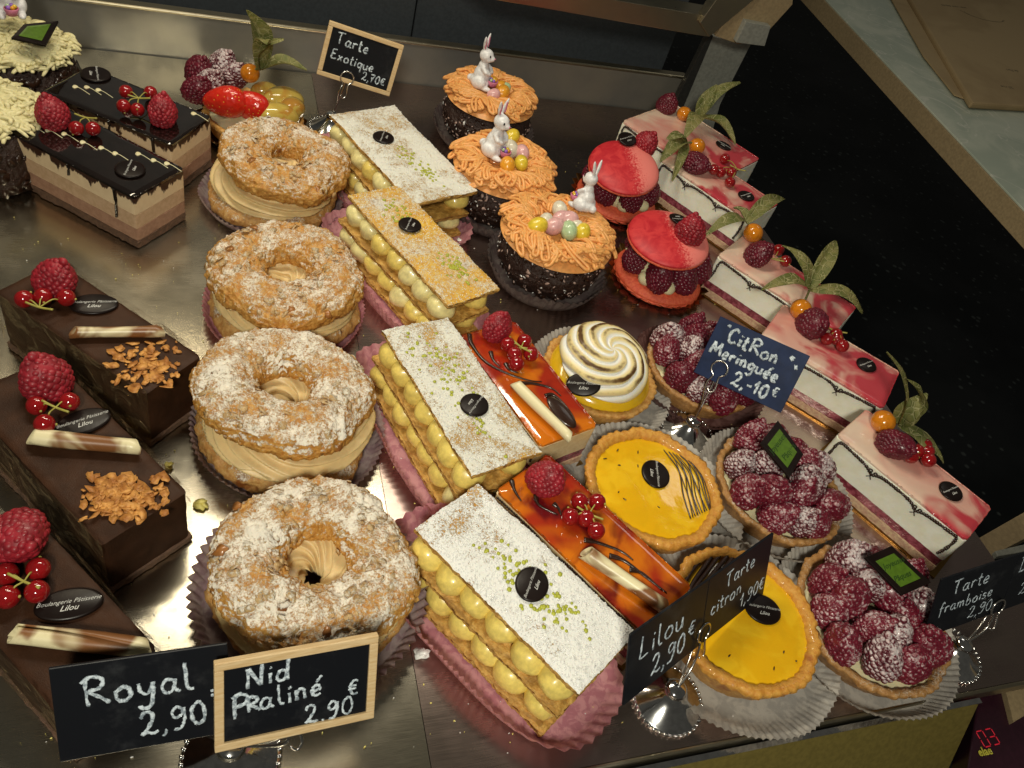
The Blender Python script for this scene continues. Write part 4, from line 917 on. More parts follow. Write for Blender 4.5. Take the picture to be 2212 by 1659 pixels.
seal(root,(1260,832),3.6,1.3,.9,(1232,824),(1290,838),tilt=(.55,-.25))
paper_case(root,5.1,5.1,1.2,.18,'p_white',84,amp=.08,seed=3,off=(.3,-.1,0))
# raspberry tarts
def plaque(root,px,hs,words=True):
    P=[loc_in(root,at(*q,h)) for q,h in zip(px,hs)]; c=sum(P,Vector())/4; U=(P[1]-P[0]).normalized(); V0=(P[3]-P[0]); N=U.cross(-V0).normalized()
    if N.z<0: N=-N
    def slabm(k,z0,z1,mat,nm,par):
        g=B().mat(mat); q=[(p-c)*k for p in P]; g.add([x+N*z0 for x in q]+[x+N*z1 for x in q],[(3,2,1,0),(4,5,6,7),(0,1,5,4),(1,2,6,5),(2,3,7,6),(3,0,4,7)]); return g.obj(nm,par,False,bevel=.03)
    o=slabm(1,0,.2,'seal','chocolate_plaque',root); o.location=c*.01; slabm(.68,.205,.23,'green','green_icing',o)
    if words:
        W_=(P[1]-P[0]).length; Hh=V0.length
        V=N.cross(U); 
        for t,f in (('Joyeuses',.16),('Pâques',-.16)):
            m=inst(text_mesh(t,min(W_*.22,Hh*.3),'greenink',.3,.004,ext=.004),'lettering',o,(0,0,0)); 
            pos=N*.24+V*(f*Hh*.95); m.matrix_local=Matrix(((U.x,V.x,N.x,pos.x*.01),(U.y,V.y,N.y,pos.y*.01),(U.z,V.z,N.z,pos.z*.01),(0,0,0,1)))
    return o
def raspberry_tart(uv,R,seed,label,pl,kinds,case='p_white'):
    c=at(*uv,2.2); root=thing('raspberry_tart',(c.x,c.y,0),0,label,'tart','raspberry tarts dusted with sugar'); rr=random.Random(seed)
    crust(root,R,2.0,'crustr','crustr',seed,R*.88); disc_fill(root,R*.89,1.6,.2,'cream','cream_filling',seed,.1)
    for ring,(n,r,z) in enumerate(((10,R*.72,1.6),(6,R*.38,2.2))):
        for i in range(n):
            t=2*PI*(i+.5*ring)/n+seed; 
            inst(RASP[kinds[(i+ring)%len(kinds)]][(i*3+seed)%4],'raspberry',root,(r*math.cos(t)+rr.uniform(-.12,.12),r*math.sin(t)+rr.uniform(-.12,.12),z),(rr.uniform(-.35,.35)-.35*math.sin(t),rr.uniform(-.35,.35)+.25*math.cos(t),rr.uniform(0,6)),rr.uniform(1.02,1.28))
    if pl: plaque(root,*pl)
    paper_case(root,R+.25,R+.25,1.3,.16,case,84,amp=.08,seed=seed)
    return root
raspberry_tart((1520,790),4.9,1,'raspberry tart half hidden behind the dark blue sign',None,('dust','dark','heavy'),'p_brown')
raspberry_tart((1688,1046),5.1,2,'raspberry tart with a green diamond plaque, between lemon tart and nearest white slice',([(1640,960),(1678,911),(1733,984),(1703,1034)],(5.2,5.6,5.4,5.0)),('dust','heavy','dust'))
raspberry_tart((1890,1330),5.5,3,'raspberry tart nearest the right end of the shelf, green plaque on top',([(1865,1206),(1923,1181),(2008,1260),(1945,1288)],(5.3,5.7,5.4,5.0)),('dust','dust','heavy'))
# ---------------------------------------------------------------- orange glazed slices
def orange_slice(Q,seed,label,H=4.4):
    c,L,W,a=fitq(Q,H); W=max(W,5.0)
    root=thing('orange_slice',(c.x,c.y,0),a,label,'cake slice','orange and red glazed slices')
    B().mat('gold').box((-L/2-.3,-W/2-.15,.02),(L/2+.3,W/2+.15,.12)).obj('gold_card',root,False)
    slab(root,'sponge_base',L,W,.14,.9,'biscuit_pale',seed,.1); slab(root,'jam_layer',L-.12,W-.12,.9,1.8,'jam',seed+1,.07); slab(root,'vanilla_mousse',L,W,1.8,H-.3,'mousse_cream',seed+2,.04,.2,nz=10)
    slab(root,'orange_glaze',L,W,H-.3,H,'glaze_orange',seed+3,.04,.45)
    y=-W/2-.05; g=bead_line(root,[(-L/2+.3,y,H-.55),(-L*.2,y,H-.5),(-L*.12,y,H-1.0),(0,y,H-.5),(L*.2,y,H-.55),(L/2-.5,y,H-.6),(L/2-.3,y,2.2)],.10); g.obj('chocolate_beading',root)
    return root,H
def squiggle(root,paths,h,mat='choc',w=.10):
    g=B().mat(mat)
    for P in paths:
        pts=catmull([loc_in(root,at(*p,h)) for p in P],6); n=len(pts); g.tube(pts,[w*(2.0-1.6*i/n) if i<n*.25 else w*(1.6-1.2*i/n) for i in range(n)],7,.6)
    g.obj('chocolate_squiggle',root)
r,h=orange_slice([(1000,714),(1163,962),(1296,917),(1106,700)],61,'orange glazed slice next to the custard slice with the upside down seal')
squiggle(r,[[(1014,722),(1020,745),(1050,782),(1100,808),(1145,822),(1170,824)],[(1060,760),(1066,778),(1080,792)],[(1092,785),(1100,798),(1120,806)],[(1120,828),(1150,828),(1190,838),(1212,855)],[(1178,855),(1195,853),(1220,875),(1240,905),(1238,925)]],h+.05)
raspberry(r,(1079,706),h+1.1,'red',(-.2,.2,0),.98); currants(r,[(1097,744),(1133,737),(1112,765),(1147,765),(1116,786)],h+.6,(1126,750)); curl_stick(r,(1112,828),(1232,944),h+.5,.42,seed=1)
g=B().mat('choc').ell((0,0,0),(1.5,.65,.12),20,8); o=g.obj('chocolate_leaf',r); o.location=loc_in(r,at(1213,890,h+.4))*.01; o.rotation_euler=(0,.15,.2)
r,h=orange_slice([(1076,1058),(1400,1350),(1492,1282),(1182,978)],62,'orange glazed slice ending behind the black sign reading Lilou')
squiggle(r,[[(1105,1038),(1112,1060),(1126,1082)],[(1158,1070),(1164,1090),(1205,1112)],[(1196,1088),(1206,1098),(1212,1112)],[(1262,1166),(1290,1172),(1340,1190),(1368,1210)],[(1316,1200),(1350,1212),(1400,1250),(1440,1280)],[(1360,1230),(1390,1240),(1430,1275)]],h+.05)
raspberry(r,(1180,1028),h+1.1,'red',(-.2,.2,0),1.05,1); currants(r,[(1252,1083),(1290,1084),(1232,1116),(1266,1120),(1288,1146)],h+.6,(1272,1110)); curl_stick(r,(1266,1192),(1437,1310),h+.5,.5,seed=2)
# ---------------------------------------------------------------- dark chocolate bars
def bar(Q,seed,label,H=5.0):
    c,L,W,a=fitq(Q,H)
    root=thing('chocolate_bar_cake',(c.x,c.y,0),a,label,'chocolate cake','dark chocolate bar cakes with caramel flakes')
    slab(root,'biscuit_base',L+.2,W+.2,.05,.5,'biscuit',seed,.18); slab(root,'chocolate_mousse',L,W,.5,H,'velvet',seed+1,.06,.25,nz=12)
    g=B().mat('acet'); 
    for s in (-1,1): g.grid(lambda a_,b_:Vector((-L/2-.1+(L+.3)*a_,s*(W/2+.14+.06*math.sin(a_*9+seed)+.05*b_*math.sin(a_*5)),.1+(H+.25)*b_)),40,8)
    g.obj('acetate_strip',root)
    return root,H
def flakes(root,uv,h,n,su,sv_,seed,sc=1.):
    rr=random.Random(seed); g=B().mat('flake')
    for i in range(n):
        p=loc_in(root,at(uv[0]+max(-2,min(2,rr.gauss(0,1)))*su,uv[1]+max(-1.9,min(1.9,rr.gauss(0,1)))*sv_,h+rr.uniform(.03,.17))); s=rr.uniform(.10,.46)*sc
        g.add(*flake_geo(rr,s,s*rr.uniform(.35,.95),.035,11),T(p,(rr.uniform(-.3,.3),rr.uniform(-.3,.3),rr.uniform(0,6))))
    g.obj('caramel_flakes',root)
r,h=bar([(0,638),(311,847),(436,772),(112,556)],71,'chocolate bar cake farthest back, flakes at its near end')
raspberry(r,(117,596),h+1.2,'red',(-.3,.2,0),1.15); currants(r,[(52,646),(93,641),(143,643)],h+.6,(85,664)); seal(r,(203,660),h+.02,1.45,.95,(160,664),(248,662)); curl_stick(r,(157,717),(348,715),h+.5,.42,seed=3); flakes(r,(308,788),h,110,38,26,1)
r,h=bar([(-85,852),(206,1159),(415,1078),(112,772)],72,'middle chocolate bar cake with an orange heap of caramel flakes')
raspberry(r,(98,815),h+1.2,'red',(.1,-.2,0),1.18,1); currants(r,[(79,876),(150,868),(96,916)],h+.6,(120,880)); seal(r,(180,914),h+.02,1.5,.9,(132,926),(226,896)); curl_stick(r,(66,944),(298,964),h+.5,.5,seed=7); flakes(r,(268,1075),h+.08,230,44,24,2)
r,h=bar([(-135,1245),(125,1535),(345,1413),(74,1113)],73,'nearest chocolate bar cake, behind the black Royal sign',H=5.2)
raspberry(r,(42,1160),h+1.2,'red',(.3,1.0,.3),1.2); currants(r,[(14,1240),(83,1229),(80,1278),(16,1290)],h+.6,(52,1256)); seal(r,(150,1308),h+.02,1.5,.85,(92,1320),(206,1302)); curl_stick(r,(27,1370),(322,1402),h+.5,.52,seed=11)
# ---------------------------------------------------------------- layered mirror glaze slices
def trio(Q,seed,label,H=5.0):
    c,L,W,a=fitq(Q,H); W=max(W,4.9)
    root=thing('layered_slice',(c.x,c.y,0),a,label,'cake slice','layered chocolate slices with mirror glaze')
    slab(root,'biscuit_base',L,W,.05,.75,'biscuit',seed,.2); slab(root,'milk_chocolate_layer',L,W,.75,1.9,'mousse_choc',seed+1,.06,nz=6); slab(root,'praline_layer',L,W,1.9,3.2,'mousse_coffee',seed+2,.04,nz=6)
    slab(root,'cream_layer',L,W,3.2,H-.3,'mousse_streak',seed+3,.03,nz=8); slab(root,'mirror_glaze',L+.06,W+.06,H-.3,H,'mirror',seed+4,.03,.25)
    rr=random.Random(seed); g=B().mat('mirror')
    for s,x in ((-1,-L*.38),(-1,L*.36),(-1,L*.02)):
        d=rr.uniform(2.2,3.6) if x!=L*.02 else 1.2; g.tube(catmull([(x,s*(W/2+.02),H-.2),(x+.06,s*(W/2+.06),H-d*.5),(x-.03,s*(W/2+.05),H-d)],5),[.17-.002*i for i in range(11)],7,.6)
    g.obj('glaze_drips',root); return root,H
def drops(root,uvs,h,seed=0,tail=(38,17)):
    for i,(u_,v_) in enumerate(uvs):
        g=B().mat('cream')
        pts=catmull([loc_in(root,at(u_,v_,h)),loc_in(root,at(u_+tail[0]*.4,v_+tail[1]*.15,h)),loc_in(root,at(u_+tail[0],v_+tail[1],h))],8); n=len(pts)
        g.tube(pts,[.03 if j==0 else (.03+.25*math.sin(min(1,(j/n)/.42)*PI)**.8 if j/n<.40 else .035) for j in range(n)],10,.3)
        g.obj('cream_teardrop',root)
r,h=trio([(97,201),(375,311),(449,250),(184,138)],82,'layered slice at the back with its raspberry at the right end')
drops(r,[(156,187),(181,188),(206,194),(412,245)],h+.03); raspberry(r,(355,238),h+1.15,'red',(-.2,.1,0),1.08); currants(r,[(272,198),(325,200),(267,229),(297,237)],h+.6,(300,212)); seal(r,(207,163),h+.01,1.25,1.2,(205,146),(210,180))
r,h=trio([(15,283),(298,420),(386,366),(100,205)],81,'layered slice in front with a row of cream teardrops, chocolate streaks down its side')
drops(r,[(58,270),(97,281),(132,289),(172,307),(212,319),(242,331),(292,332),(325,346),(354,353)],h+.03); raspberry(r,(114,242),h+1.15,'red',(.1,-.1,0),1.08,1); currants(r,[(165,277),(201,278)],h+.6,(185,254)); seal(r,(281,368),h+.01,1.15,1.1,(272,388),(292,346))
# ---------------------------------------------------------------- shaved cream logs in the far left corner
def shaved(uv,seed,label,pl=None,H=5.6,R=4.6):
    c=at(*uv,H); root=thing('shaved_cream_cake',(c.x,c.y,0),0,label,'chocolate cake','chocolate cakes under pale shavings'); rr=random.Random(seed)
    g=B().mat('nestbase').lathe([(.01,.05),(R*.95,.05),(R,1.),(R*.98,3),(R*.9,H-1),(R*.6,H-.2),(.01,H)],60,dr=lambda t,r,z,j:(r*(1+.06*noise.noise(Vector((math.cos(t)*2,math.sin(t)*2,z+seed)))),z))
    g.mat('choc')
    for i in range(150):
        t=rr.uniform(0,2*PI); z=rr.uniform(.2,H-1.2); n=Vector((math.cos(t),math.sin(t),rr.uniform(-.2,.5))); q=n.to_track_quat('Z','X').to_matrix().to_4x4(); q.translation=((R*1.0)*math.cos(t),(R*1.0)*math.sin(t),z); s=rr.uniform(.35,.8); g.add(*flake_geo(rr,s,s*.6,.08,7),q@T(rot=(0,0,rr.uniform(0,6))))
    g.obj('chocolate_cake',root)
    g=B().mat('shred'); g.ell((0,0,H-.2),(R*.85,R*.85,.9),30,12,disp=.1)
    for i in range(420):
        r=R*.98*math.sqrt(rr.random()); t=rr.uniform(0,2*PI); z=H+.35-.06*r*r*.9+rr.uniform(0,.45); a=rr.uniform(0,6); l=rr.uniform(.3,.8); p=Vector((r*math.cos(t),r*math.sin(t),z)); d=Vector((math.cos(a),math.sin(a),0))*l
        g.tube(catmull([p-d,p-d*.3+Vector((rr.uniform(-.3,.3),rr.uniform(-.3,.3),.12)),p+d*.4+Vector((rr.uniform(-.4,.4),rr.uniform(-.4,.4),.1)),p+d-Vector((0,0,.25))],3),[.12,.17,.2,.22,.22,.22,.2,.19,.16,.1],6,.6)
    g.obj('cream_shavings',root)
    if pl: plaque(root,*pl)
    return root
shaved((32,86),1,'cake with yellow shavings and a green diamond plaque in the far left corner',([(25,86),(53,56),(127,49),(99,102)],(7.2,7.6,7.6,7.2),False))
rb=RAB
rabbit((22,28),7.6,.3,'white rabbit figurine cut off by the top left corner of the photo',1.2,(0,0))
shaved((-55,225),2,'cake with pale shavings almost wholly beyond the left edge',None)
# ---------------------------------------------------------------- fruit tart
c=at(548,255,1.5); root=thing('fruit_tart',(c.x,c.y,0),0,'fruit tart topped with a strawberry, pear and leafy physalis at the back','tart')
crust(root,4.6,1.9,'crustr','crust',9,4.0); disc_fill(root,4.1,1.6,.3,'cream','cream_filling',4,.1)
def strawb(uv,h,rot,sc):
    g=B().mat('straw'); g.grid(lambda a,b_:(lambda t,p:Vector((1.25*math.sin(p)**.9*math.cos(t)*(1-.25*math.cos(p)*1),1.0*math.sin(p)**.9*math.sin(t)*(1-.25*math.cos(p)),-1.75*math.cos(p))))(a*2*PI,PI*(.002+.996*b_)),32,24,cu=True)
    o=g.obj('strawberry',root); o.location=loc_in(root,at(*uv,h))*.01; o.rotation_euler=rot; o.scale=(sc,)*3
strawb((486,220),4.0,(0,1.35,-.25),1.15); strawb((538,228),3.8,(0,1.65,-.30),1.1)
for uv,k,s in (((452,180),'heavy',1.25),((430,150),'dark',1.2),((480,135),'heavy',1.2),((425,190),'dark',1.1),((505,160),'heavy',1.1)): raspberry(root,uv,4.2,k,(.3,.3,.2),s)
g=B().mat('pear')
for uv,r_,ry in (((612,215),(2.2,1.3,1.2),.5),((600,250),(2.1,1.2,1.2),.3),((630,235),(1.6,1.1,1.1),.9),((575,200),(1.5,1.,1.),.2)):
    p=loc_in(root,at(*uv,3.2)); g.ell((0,0,0),r_,24,14,M_=T(p,(0,.2,ry)),disp=.1,ns=.7)
g.obj('pear_slices',root)
physalis(root,(540,158),5.2,(562,150,6.0),[(533,22,12.5,1.2),(613,85,9.5,1.1),(663,152,6.5,1.0),(575,95,10.5,.9)],.9,.85)
g=B().mat('gold'); g.grid(lambda a,b_:(lambda t,k:Vector(((5.2+.2*math.cos(24*t)*k)*k*math.cos(t),(5.2+.2*math.cos(24*t)*k)*k*math.sin(t),.05+max(0,k-.85)*6)))(a*2*PI,b_),96,8,cu=True); g.obj('gold_card',root)
# ---------------------------------------------------------------- signs
GL={
'R':(.75,[[(.15,0),(.12,.5),(.16,1.)],[(.02,.85),(.3,1.02),(.6,.9),(.55,.62),(.2,.5),(.45,.3),(.75,.02)]]),
'o':(.55,[[(.3,.5),(.08,.35),(.1,.08),(.3,0),(.48,.15),(.45,.4),(.3,.5),(.22,.46)]]),
'y':(.55,[[(.05,.5),(.1,.2),(.3,.1),(.45,.45)],[(.47,.5),(.45,.1),(.35,-.35),(.12,-.42),(.02,-.3)]]),
'a':(.55,[[(.42,.45),(.2,.5),(.05,.25),(.15,.02),(.35,.08),(.43,.4)],[(.45,.5),(.42,.15),(.55,0)]]),
'l':(.3,[[(.1,1.0),(.1,.3),(.15,.05),(.3,.02)]]),
'2':(.6,[[(.05,.75),(.2,.98),(.45,.9),(.42,.55),(.15,.15),(.02,.02),(.2,.1),(.4,.0),(.6,.08)]]),
'1':(.35,[[(.0,.6),(.15,.75),(.25,1.0)],[(.25,1.0),(.22,.5),(.2,0)]]),
'9':(.55,[[(.45,.8),(.25,.98),(.05,.75),(.15,.5),(.38,.6),(.48,.9)],[(.48,.9),(.46,.4),(.3,.02),(.05,.0)]]),
'0':(.6,[[(.35,1.),(.1,.75),(.08,.25),(.28,0),(.5,.25),(.5,.75),(.35,1.),(.25,.95)]]),
'7':(.55,[[(.02,.95),(.5,.95),(.3,.5),(.2,0)],[(.1,.5),(.42,.52)]]),
',':(.25,[[(.15,.08),(.12,-.08),(.02,-.2)]]),
'.':(.2,[[(.1,.04),(.12,.0)]]),
'-':(.4,[[(.02,.35),(.38,.38)]]),
'N':(.7,[[(.05,0),(.08,.9)],[(.08,.9),(.55,.05)],[(.55,.05),(.62,1.0)]]),
'i':(.2,[[(.1,.5),(.1,.0)],[(.12,.75),(.13,.7)]]),
'd':(.55,[[(.42,.42),(.2,.5),(.05,.25),(.15,.02),(.35,.08),(.44,.35)],[(.5,1.05),(.47,.5),(.47,0)]]),
'P':(.6,[[(.12,-.05),(.1,.5),(.14,.95)],[(.02,.85),(.3,1.0),(.55,.85),(.45,.55),(.15,.45)]]),
'r':(.4,[[(.05,.5),(.08,0)],[(.08,.35),(.22,.5),(.38,.42)]]),
'k':(.5,[[(.05,.5),(.08,0)],[(.03,.45),(.3,.52),(.33,.3),(.1,.22),(.4,.0)]]),
'n':(.5,[[(.05,.5),(.07,0)],[(.07,.35),(.25,.52),(.38,.35),(.4,0)]]),
'e':(.48,[[(.08,.25),(.38,.3),(.35,.48),(.2,.5),(.06,.25),(.18,.02),(.42,.08)]]),
'é':(.48,[[(.08,.25),(.38,.3),(.35,.48),(.2,.5),(.06,.25),(.18,.02),(.42,.08)],[(.25,.65),(.5,.95)]]),
'T':(.7,[[(.0,.92),(.65,1.0)],[(.33,.97),(.28,.4),(.33,0)]]),
't':(.35,[[(.15,.85),(.13,.2),(.2,.0),(.33,.03)],[(.0,.52),(.32,.58)]]),
'E':(.6,[[(.5,.95),(.1,.9),(.1,.5),(.08,.05),(.55,.05)],[(.1,.5),(.42,.52)]]),
'x':(.5,[[(.05,.5),(.42,0)],[(.42,.5),(.03,0)]]),
'q':(.5,[[(.42,.45),(.2,.5),(.05,.25),(.2,.03),(.4,.2),(.44,.45)],[(.44,.5),(.42,-.4)]]),
'u':(.5,[[(.05,.5),(.07,.1),(.25,.0),(.4,.2),(.42,.5)],[(.42,.5),(.45,.0)]]),
'€':(.6,[[(.5,.85),(.25,.9),(.1,.5),(.25,.1),(.5,.12)],[(-.02,.58),(.42,.6)],[(-.02,.4),(.4,.42)]]),
'=':(.5,[[(.02,.65),(.45,.68)],[(.0,.4),(.45,.42)]]),
'C':(.65,[[(.55,.85),(.3,1.),(.05,.6),(.15,.1),(.35,0),(.6,.15)]]),
'M':(.85,[[(.02,0),(.15,.95)],[(.15,.95),(.4,.2)],[(.4,.2),(.65,1.)],[(.65,1.),(.8,0)]]),
'g':(.5,[[(.42,.42),(.2,.5),(.05,.25),(.2,.05),(.42,.25)],[(.45,.5),(.42,-.15),(.25,-.4),(.05,-.3)]]),
'L':(.55,[[(.1,1.),(.07,.4),(.05,.05),(.5,.05)]]),
'c':(.45,[[(.38,.42),(.2,.5),(.05,.25),(.18,.0),(.4,.08)]]),
'm':(.75,[[(.05,.5),(.06,0)],[(.06,.35),(.2,.5),(.32,.35),(.33,0)],[(.33,.35),(.48,.5),(.6,.35),(.62,0)]]),
'b':(.5,[[(.08,1.),(.07,.4),(.08,.02),(.3,.0),(.43,.25),(.28,.48),(.08,.35)]]),
'f':(.4,[[(.38,.85),(.25,1.),(.15,.7),(.12,-.3)],[(.0,.45),(.35,.5)]]),
's':(.4,[[(.35,.45),(.15,.5),(.1,.32),(.32,.2),(.25,.02),(.03,.05)]]),
'D':(.7,[[(.1,0),(.12,.95)],[(.0,.95),(.45,.9),(.62,.5),(.4,.08),(.05,.02)]]),
"'":(.2,[[(.1,1.1),(.05,.9)]]),' ':(.35,[])}
def write(g,s,x,y,size,ang=0,w=.06,seed=0,gap=.12):
    rr=random.Random(seed+len(s)); ca,sa=math.cos(ang),math.sin(ang); cx=0
    for ch in s:
        wd,st=GL[ch]; jy=rr.uniform(-.03,.03)
        for P in st:
            pts=[Vector((x+((cx+a)*size)*ca-((b_+jy)*size)*sa,y+((cx+a)*size)*sa+((b_+jy)*size)*ca,.0)) for a,b_ in P]
            Q=catmull(pts,5); k0=rr.uniform(.85,1.15); g.tube([q+Vector((rr.gauss(0,.008),rr.gauss(0,.008),0)) for q in Q],[w*k0*rr.uniform(.65,1.2) for _ in Q],6,.22)
        cx+=wd+gap
def sign(name,label,TL,U,D,texts,mat='slate',W=7.2,H=4.8,frame=False,group='chalk lettered price signs'):
    TL=Vector(TL);U=Vector(U).normalized();D=Vector(D); D=(D-U*D.dot(U)).normalized(); N=U.cross(-D).normalized()
    root=bpy.data.objects.new(name,None); COL.objects.link(root); root.empty_display_size=.02
    C0=TL+U*W/2+D*H/2; V=-D
    root.matrix_world=Matrix(((U.x,V.x,N.x,C0.x*.01),(U.y,V.y,N.y,C0.y*.01),(U.z,V.z,N.z,C0.z*.01),(0,0,0,1)))
    tag(root,label,'sign',group)
    f=.42 if frame else 0
    B().mat(mat).box((-W/2+f*.9,-H/2+f*.9,-.08),(W/2-f*.9,H/2-f*.9,.08)).obj('board',root,False,bevel=.04)
    if frame:
        g=B().mat('wood'); a,b_=W/2,H/2
        fr=link('frame',None,root)
        for (x0,y0,x1,y1) in ((-a,b_-f,a,b_),(-a,-b_,a,-b_+f),(-a,-b_+f+.01,-a+f,b_-f-.01),(a-f,-b_+f+.01,a,b_-f-.01)):
            gg=B().mat('wood').box((x0,y0,-.15),(x1,y1,.22)); gg.obj('frame_strip',fr,False,bevel=.05)
    g=B().mat('chalk')
    for t in texts: write(g,*t[:4],ang=t[4] if len(t)>4 else 0,w=t[5] if len(t)>5 else .07,seed=int(abs(TL.x*7)))
    g.v=[(x,y,z+.09) for x,y,z in g.v]; g.obj('handwriting',root)
    return root,U,V,N,C0
def holder(uv,label,root_sign,lx,ly,mat='chrome',ring=.62,R=2.15):
    s,U,V,N,C0=root_sign; c=at(*uv,0); root=thing('sign_holder',(c.x,c.y,0),0,label,'sign holder','silver clip holders carrying the price signs')
    n=40; g=B().mat(mat)
    g.lathe([(.01,.0),(R,.0),(R,.12),(R*.93,.22),(R*.75,.42),(R*.45,.95),(R*.3,1.25),(R*.24,1.5),(R*.30,1.62),(R*.22,1.78),(.01,1.85)],64); 
    for i in range(n):
        t=2*PI*i/n; g.ico(T((R*1.0*math.cos(t),R*1.0*math.sin(t),.14),sc=.13),1)
    g.obj('base',root)
    F=lambda x,y,z:loc_in(root,C0+U*x+V*y+N*z)
    rc=(lx,ly+ring); pts=[]
    for zz,sg in ((.28,1),):
        pts=[Vector((0,0,1.7)),F(lx-.15,ly-1.2,.28)*.55+Vector((0,0,1.7))*.45,F(lx-.42,ly-.9,.28),F(lx-.25,ly-.1,.28)]
        for i in range(13):
            a=-PI*.5-.5-(2*PI-1.0)*i/12; pts.append(F(rc[0]+ring*math.cos(a),rc[1]+ring*math.sin(a),.28))
        pts+=[F(lx+.25,ly-.15,.28),F(lx+.35,ly-1.0,.30),F(lx+.1,ly-1.35,.32),F(lx-.2,ly-1.1,.30)]
    g=B().mat('wire').tube(catmull(pts,4),.075,8)
    g.tube(catmull([Vector((0,0,1.7)),F(lx,ly-1.2,-.3)*.6+Vector((0,0,1.7))*.4,F(lx,ly-.5,-.25),F(lx,ly+.9,-.22)],5),.07,8)
    g.obj('wire_clip',root)
    return root
UN=(.985,.10,-.20); 
s_exo=sign('price_sign','wood framed sign reading Tarte Exotique, leaning at the back',(10.3,75.5,11.0),(.985,-.06,-.18),(-.14,-.21,-.97),[('Tarte',-2.6,.75,1.05,-.02,.075),('Exotique',-2.75,-.65,.92,-.04,.075),('2,70€',.55,-1.75,.75,0,.06)],frame=True,H=5.0)
s_cit=sign('price_sign','dark blue sign reading Citron Meringuée among the tarts',(36.4,38.8,8.7),(.698,-.70,.11),(-.25,-.41,-.87),[("'CitRon",-2.5,.85,1.15,-.04,.10),('Meringuée',-3.15,-.35,1.0,-.02,.09),('2,-10',-.6,-1.85,1.0,0,.09),('€',2.3,-1.4,.8,0,.07)],mat='slateblue') if False else None
s_cit=sign('price_sign','dark blue sign reading Citron Meringuée among the tarts',(36.4,38.8,8.7),(.698,-.70,.11),(-.25,-.41,-.87),[("'CitRon",-2.75,.9,1.12,-.03,.125),("'",1.95,.75,1.1,-.5,.16),("'",2.1,.55,1.2,-.9,.18),("'",2.25,.75,1.1,-.2,.16),('Meringuée',-3.2,-.45,1.02,.0,.115),('2,-10',-.7,-1.95,1.05,0,.11),('€',2.35,-1.5,.8,0,.07)],mat='slateblue')
s_lil=sign('price_sign','black sign reading Lilou, left one of the touching pair before the lemon tart',(19.9,15.1,8.2),(.905,.412,-.108),(.092,-.436,-.895),[('Lilou',-2.6,.15,1.55,.02,.085),('2,90',-1.3,-1.75,1.35,.03,.08),('€',2.1,-1.0,1.1,0,.075)])
TLc=Vector((19.9,15.1,8.2))+Vector((.905,.412,-.108)).normalized()*7.22
s_cir=sign('price_sign','black sign reading Tarte citron, joined on the right of the Lilou sign',TLc,(.905,.412,-.108),(.092,-.436,-.895),[('Tarte',-1.6,.75,1.1,.02,.06),('citron',-2.9,-.65,1.1,.02,.06),('1,90€',.6,-1.8,1.0,.02,.055)])
s_roy=sign('price_sign','black sign reading Royal at the front left, partly covered by the framed sign',(-7.0,17.3,7.9),(.999,.01,.03),(-.01,-.53,-.85),[('Royal',-2.45,.2,1.42,.02,.10),('2,90',-.25,-1.75,1.2,.05,.09),('=',2.75,-.55,.9,0,.08)])
s_nid=sign('price_sign','wood framed sign reading Nid Praliné in front of the largest choux ring',(-.4,16.45,8.3),(.995,.08,-.06),(-.02,-.50,-.86),[('Nid',-2.35,.7,1.15,.03,.10),('P',-3.0,-.75,1.25,0,.10),('R',-2.35,-.6,.8,.02,.09),('aliné',-1.75,-.6,1.15,.06,.09),('2,90',.35,-1.95,1.0,.03,.08),('€',2.4,-.85,.95,0,.07)],frame=True,W=7.5)
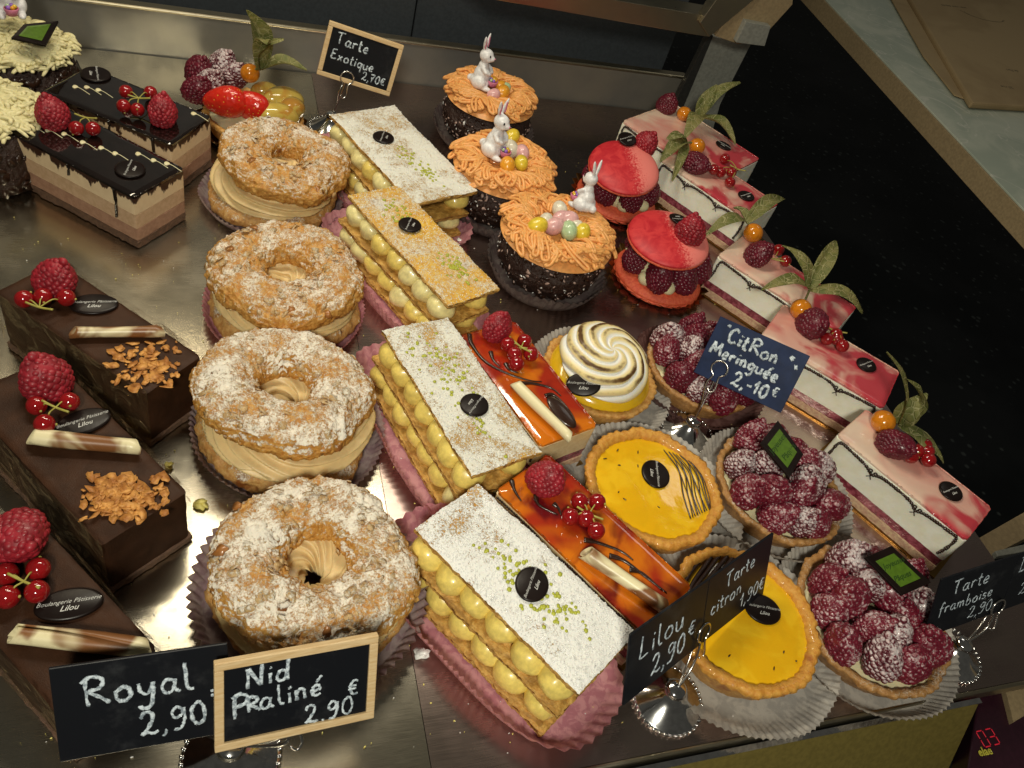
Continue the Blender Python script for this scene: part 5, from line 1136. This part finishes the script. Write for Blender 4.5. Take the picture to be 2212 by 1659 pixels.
s_fra=sign('price_sign','black sign reading Tarte framboise at the lower right',(43.0,16.3,7.2),(.9915,.117,.056),(.099,-.41,-.906),[('Tarte',-2.2,.75,1.15,.02,.06),('framboise',-2.9,-.65,.95,.02,.055),('2,90',.2,-1.9,.95,.02,.045)])
s_d=sign('price_sign','black sign cut off by the right edge of the photo, starting with D',Vector((43.0,16.3,7.2))+Vector((.9915,.117,.056)).normalized()*7.22,(.9915,.117,.056),(.099,-.41,-.906),[('D',-3.1,.75,1.3,.02,.06),('2',-2.2,-1.4,1.0,.02,.05)])
holder((715,278),'holder standing behind the farthest custard slice under the framed sign',s_exo,-.8,-2.6)
holder((1483,935),'holder with a big wire loop carrying the dark blue sign',s_cit,-1.9,-1.9)
holder((1440,1512),'bright silver holder at the front edge under the Lilou sign',s_lil,3.5,-1.9,R=2.2)
holder((500,1636),'dark silver holder under the two signs at the bottom left',s_roy,6.4,-2.5,R=2.4,ring=.85)
holder((2052,1412),'silver holder at the front right under the Tarte framboise sign',s_fra,2.9,-2.3)
# ---------------------------------------------------------------- crumbs
rr=random.Random(5)
for i,(u_,v_,s) in enumerate(((438,1090,.62),(366,1008,.42),(912,1415,.6),(992,522,.35))):
    g=B().mat('leafgold' if i<2 else 'grain'); 
    for j in range(5): g.add(*flake_geo(rr,s*rr.uniform(.4,.8),s*rr.uniform(.3,.6),.08,8),T((rr.uniform(-.3,.3)*s,rr.uniform(-.3,.3)*s,.1+.1*j*s),(rr.uniform(-.5,.5),rr.uniform(-.5,.5),rr.uniform(0,6))))
    o=g.obj('crumb'); c=at(u_,v_,.05); o.location=c*.01
    tag(o,['yellow green pastry crumb beside the middle chocolate bar cake','small yellow crumb between chocolate bar and choux ring','white sugary crumb left of the nearest custard slice','pinkish crumb on the shelf right of the second custard slice'][i],'crumb')
g=B().mat('leafgold')
for i in range(620):
    u_=rr.uniform(0,2000); v_=rr.uniform(300,1640); p=at(u_,v_,.04)
    if p.x<56 and p.y>12: g.mat('leafgold' if i%3 else 'grain'); s=rr.uniform(.02,.08); g.add(*flake_geo(rr,s,s*.6,.03,5),T(p,(0,0,rr.uniform(0,6))))
o=g.obj('pastry_dust'); tag(o,'fine pastry dust scattered on the steel shelf','crumbs',None,'stuff')
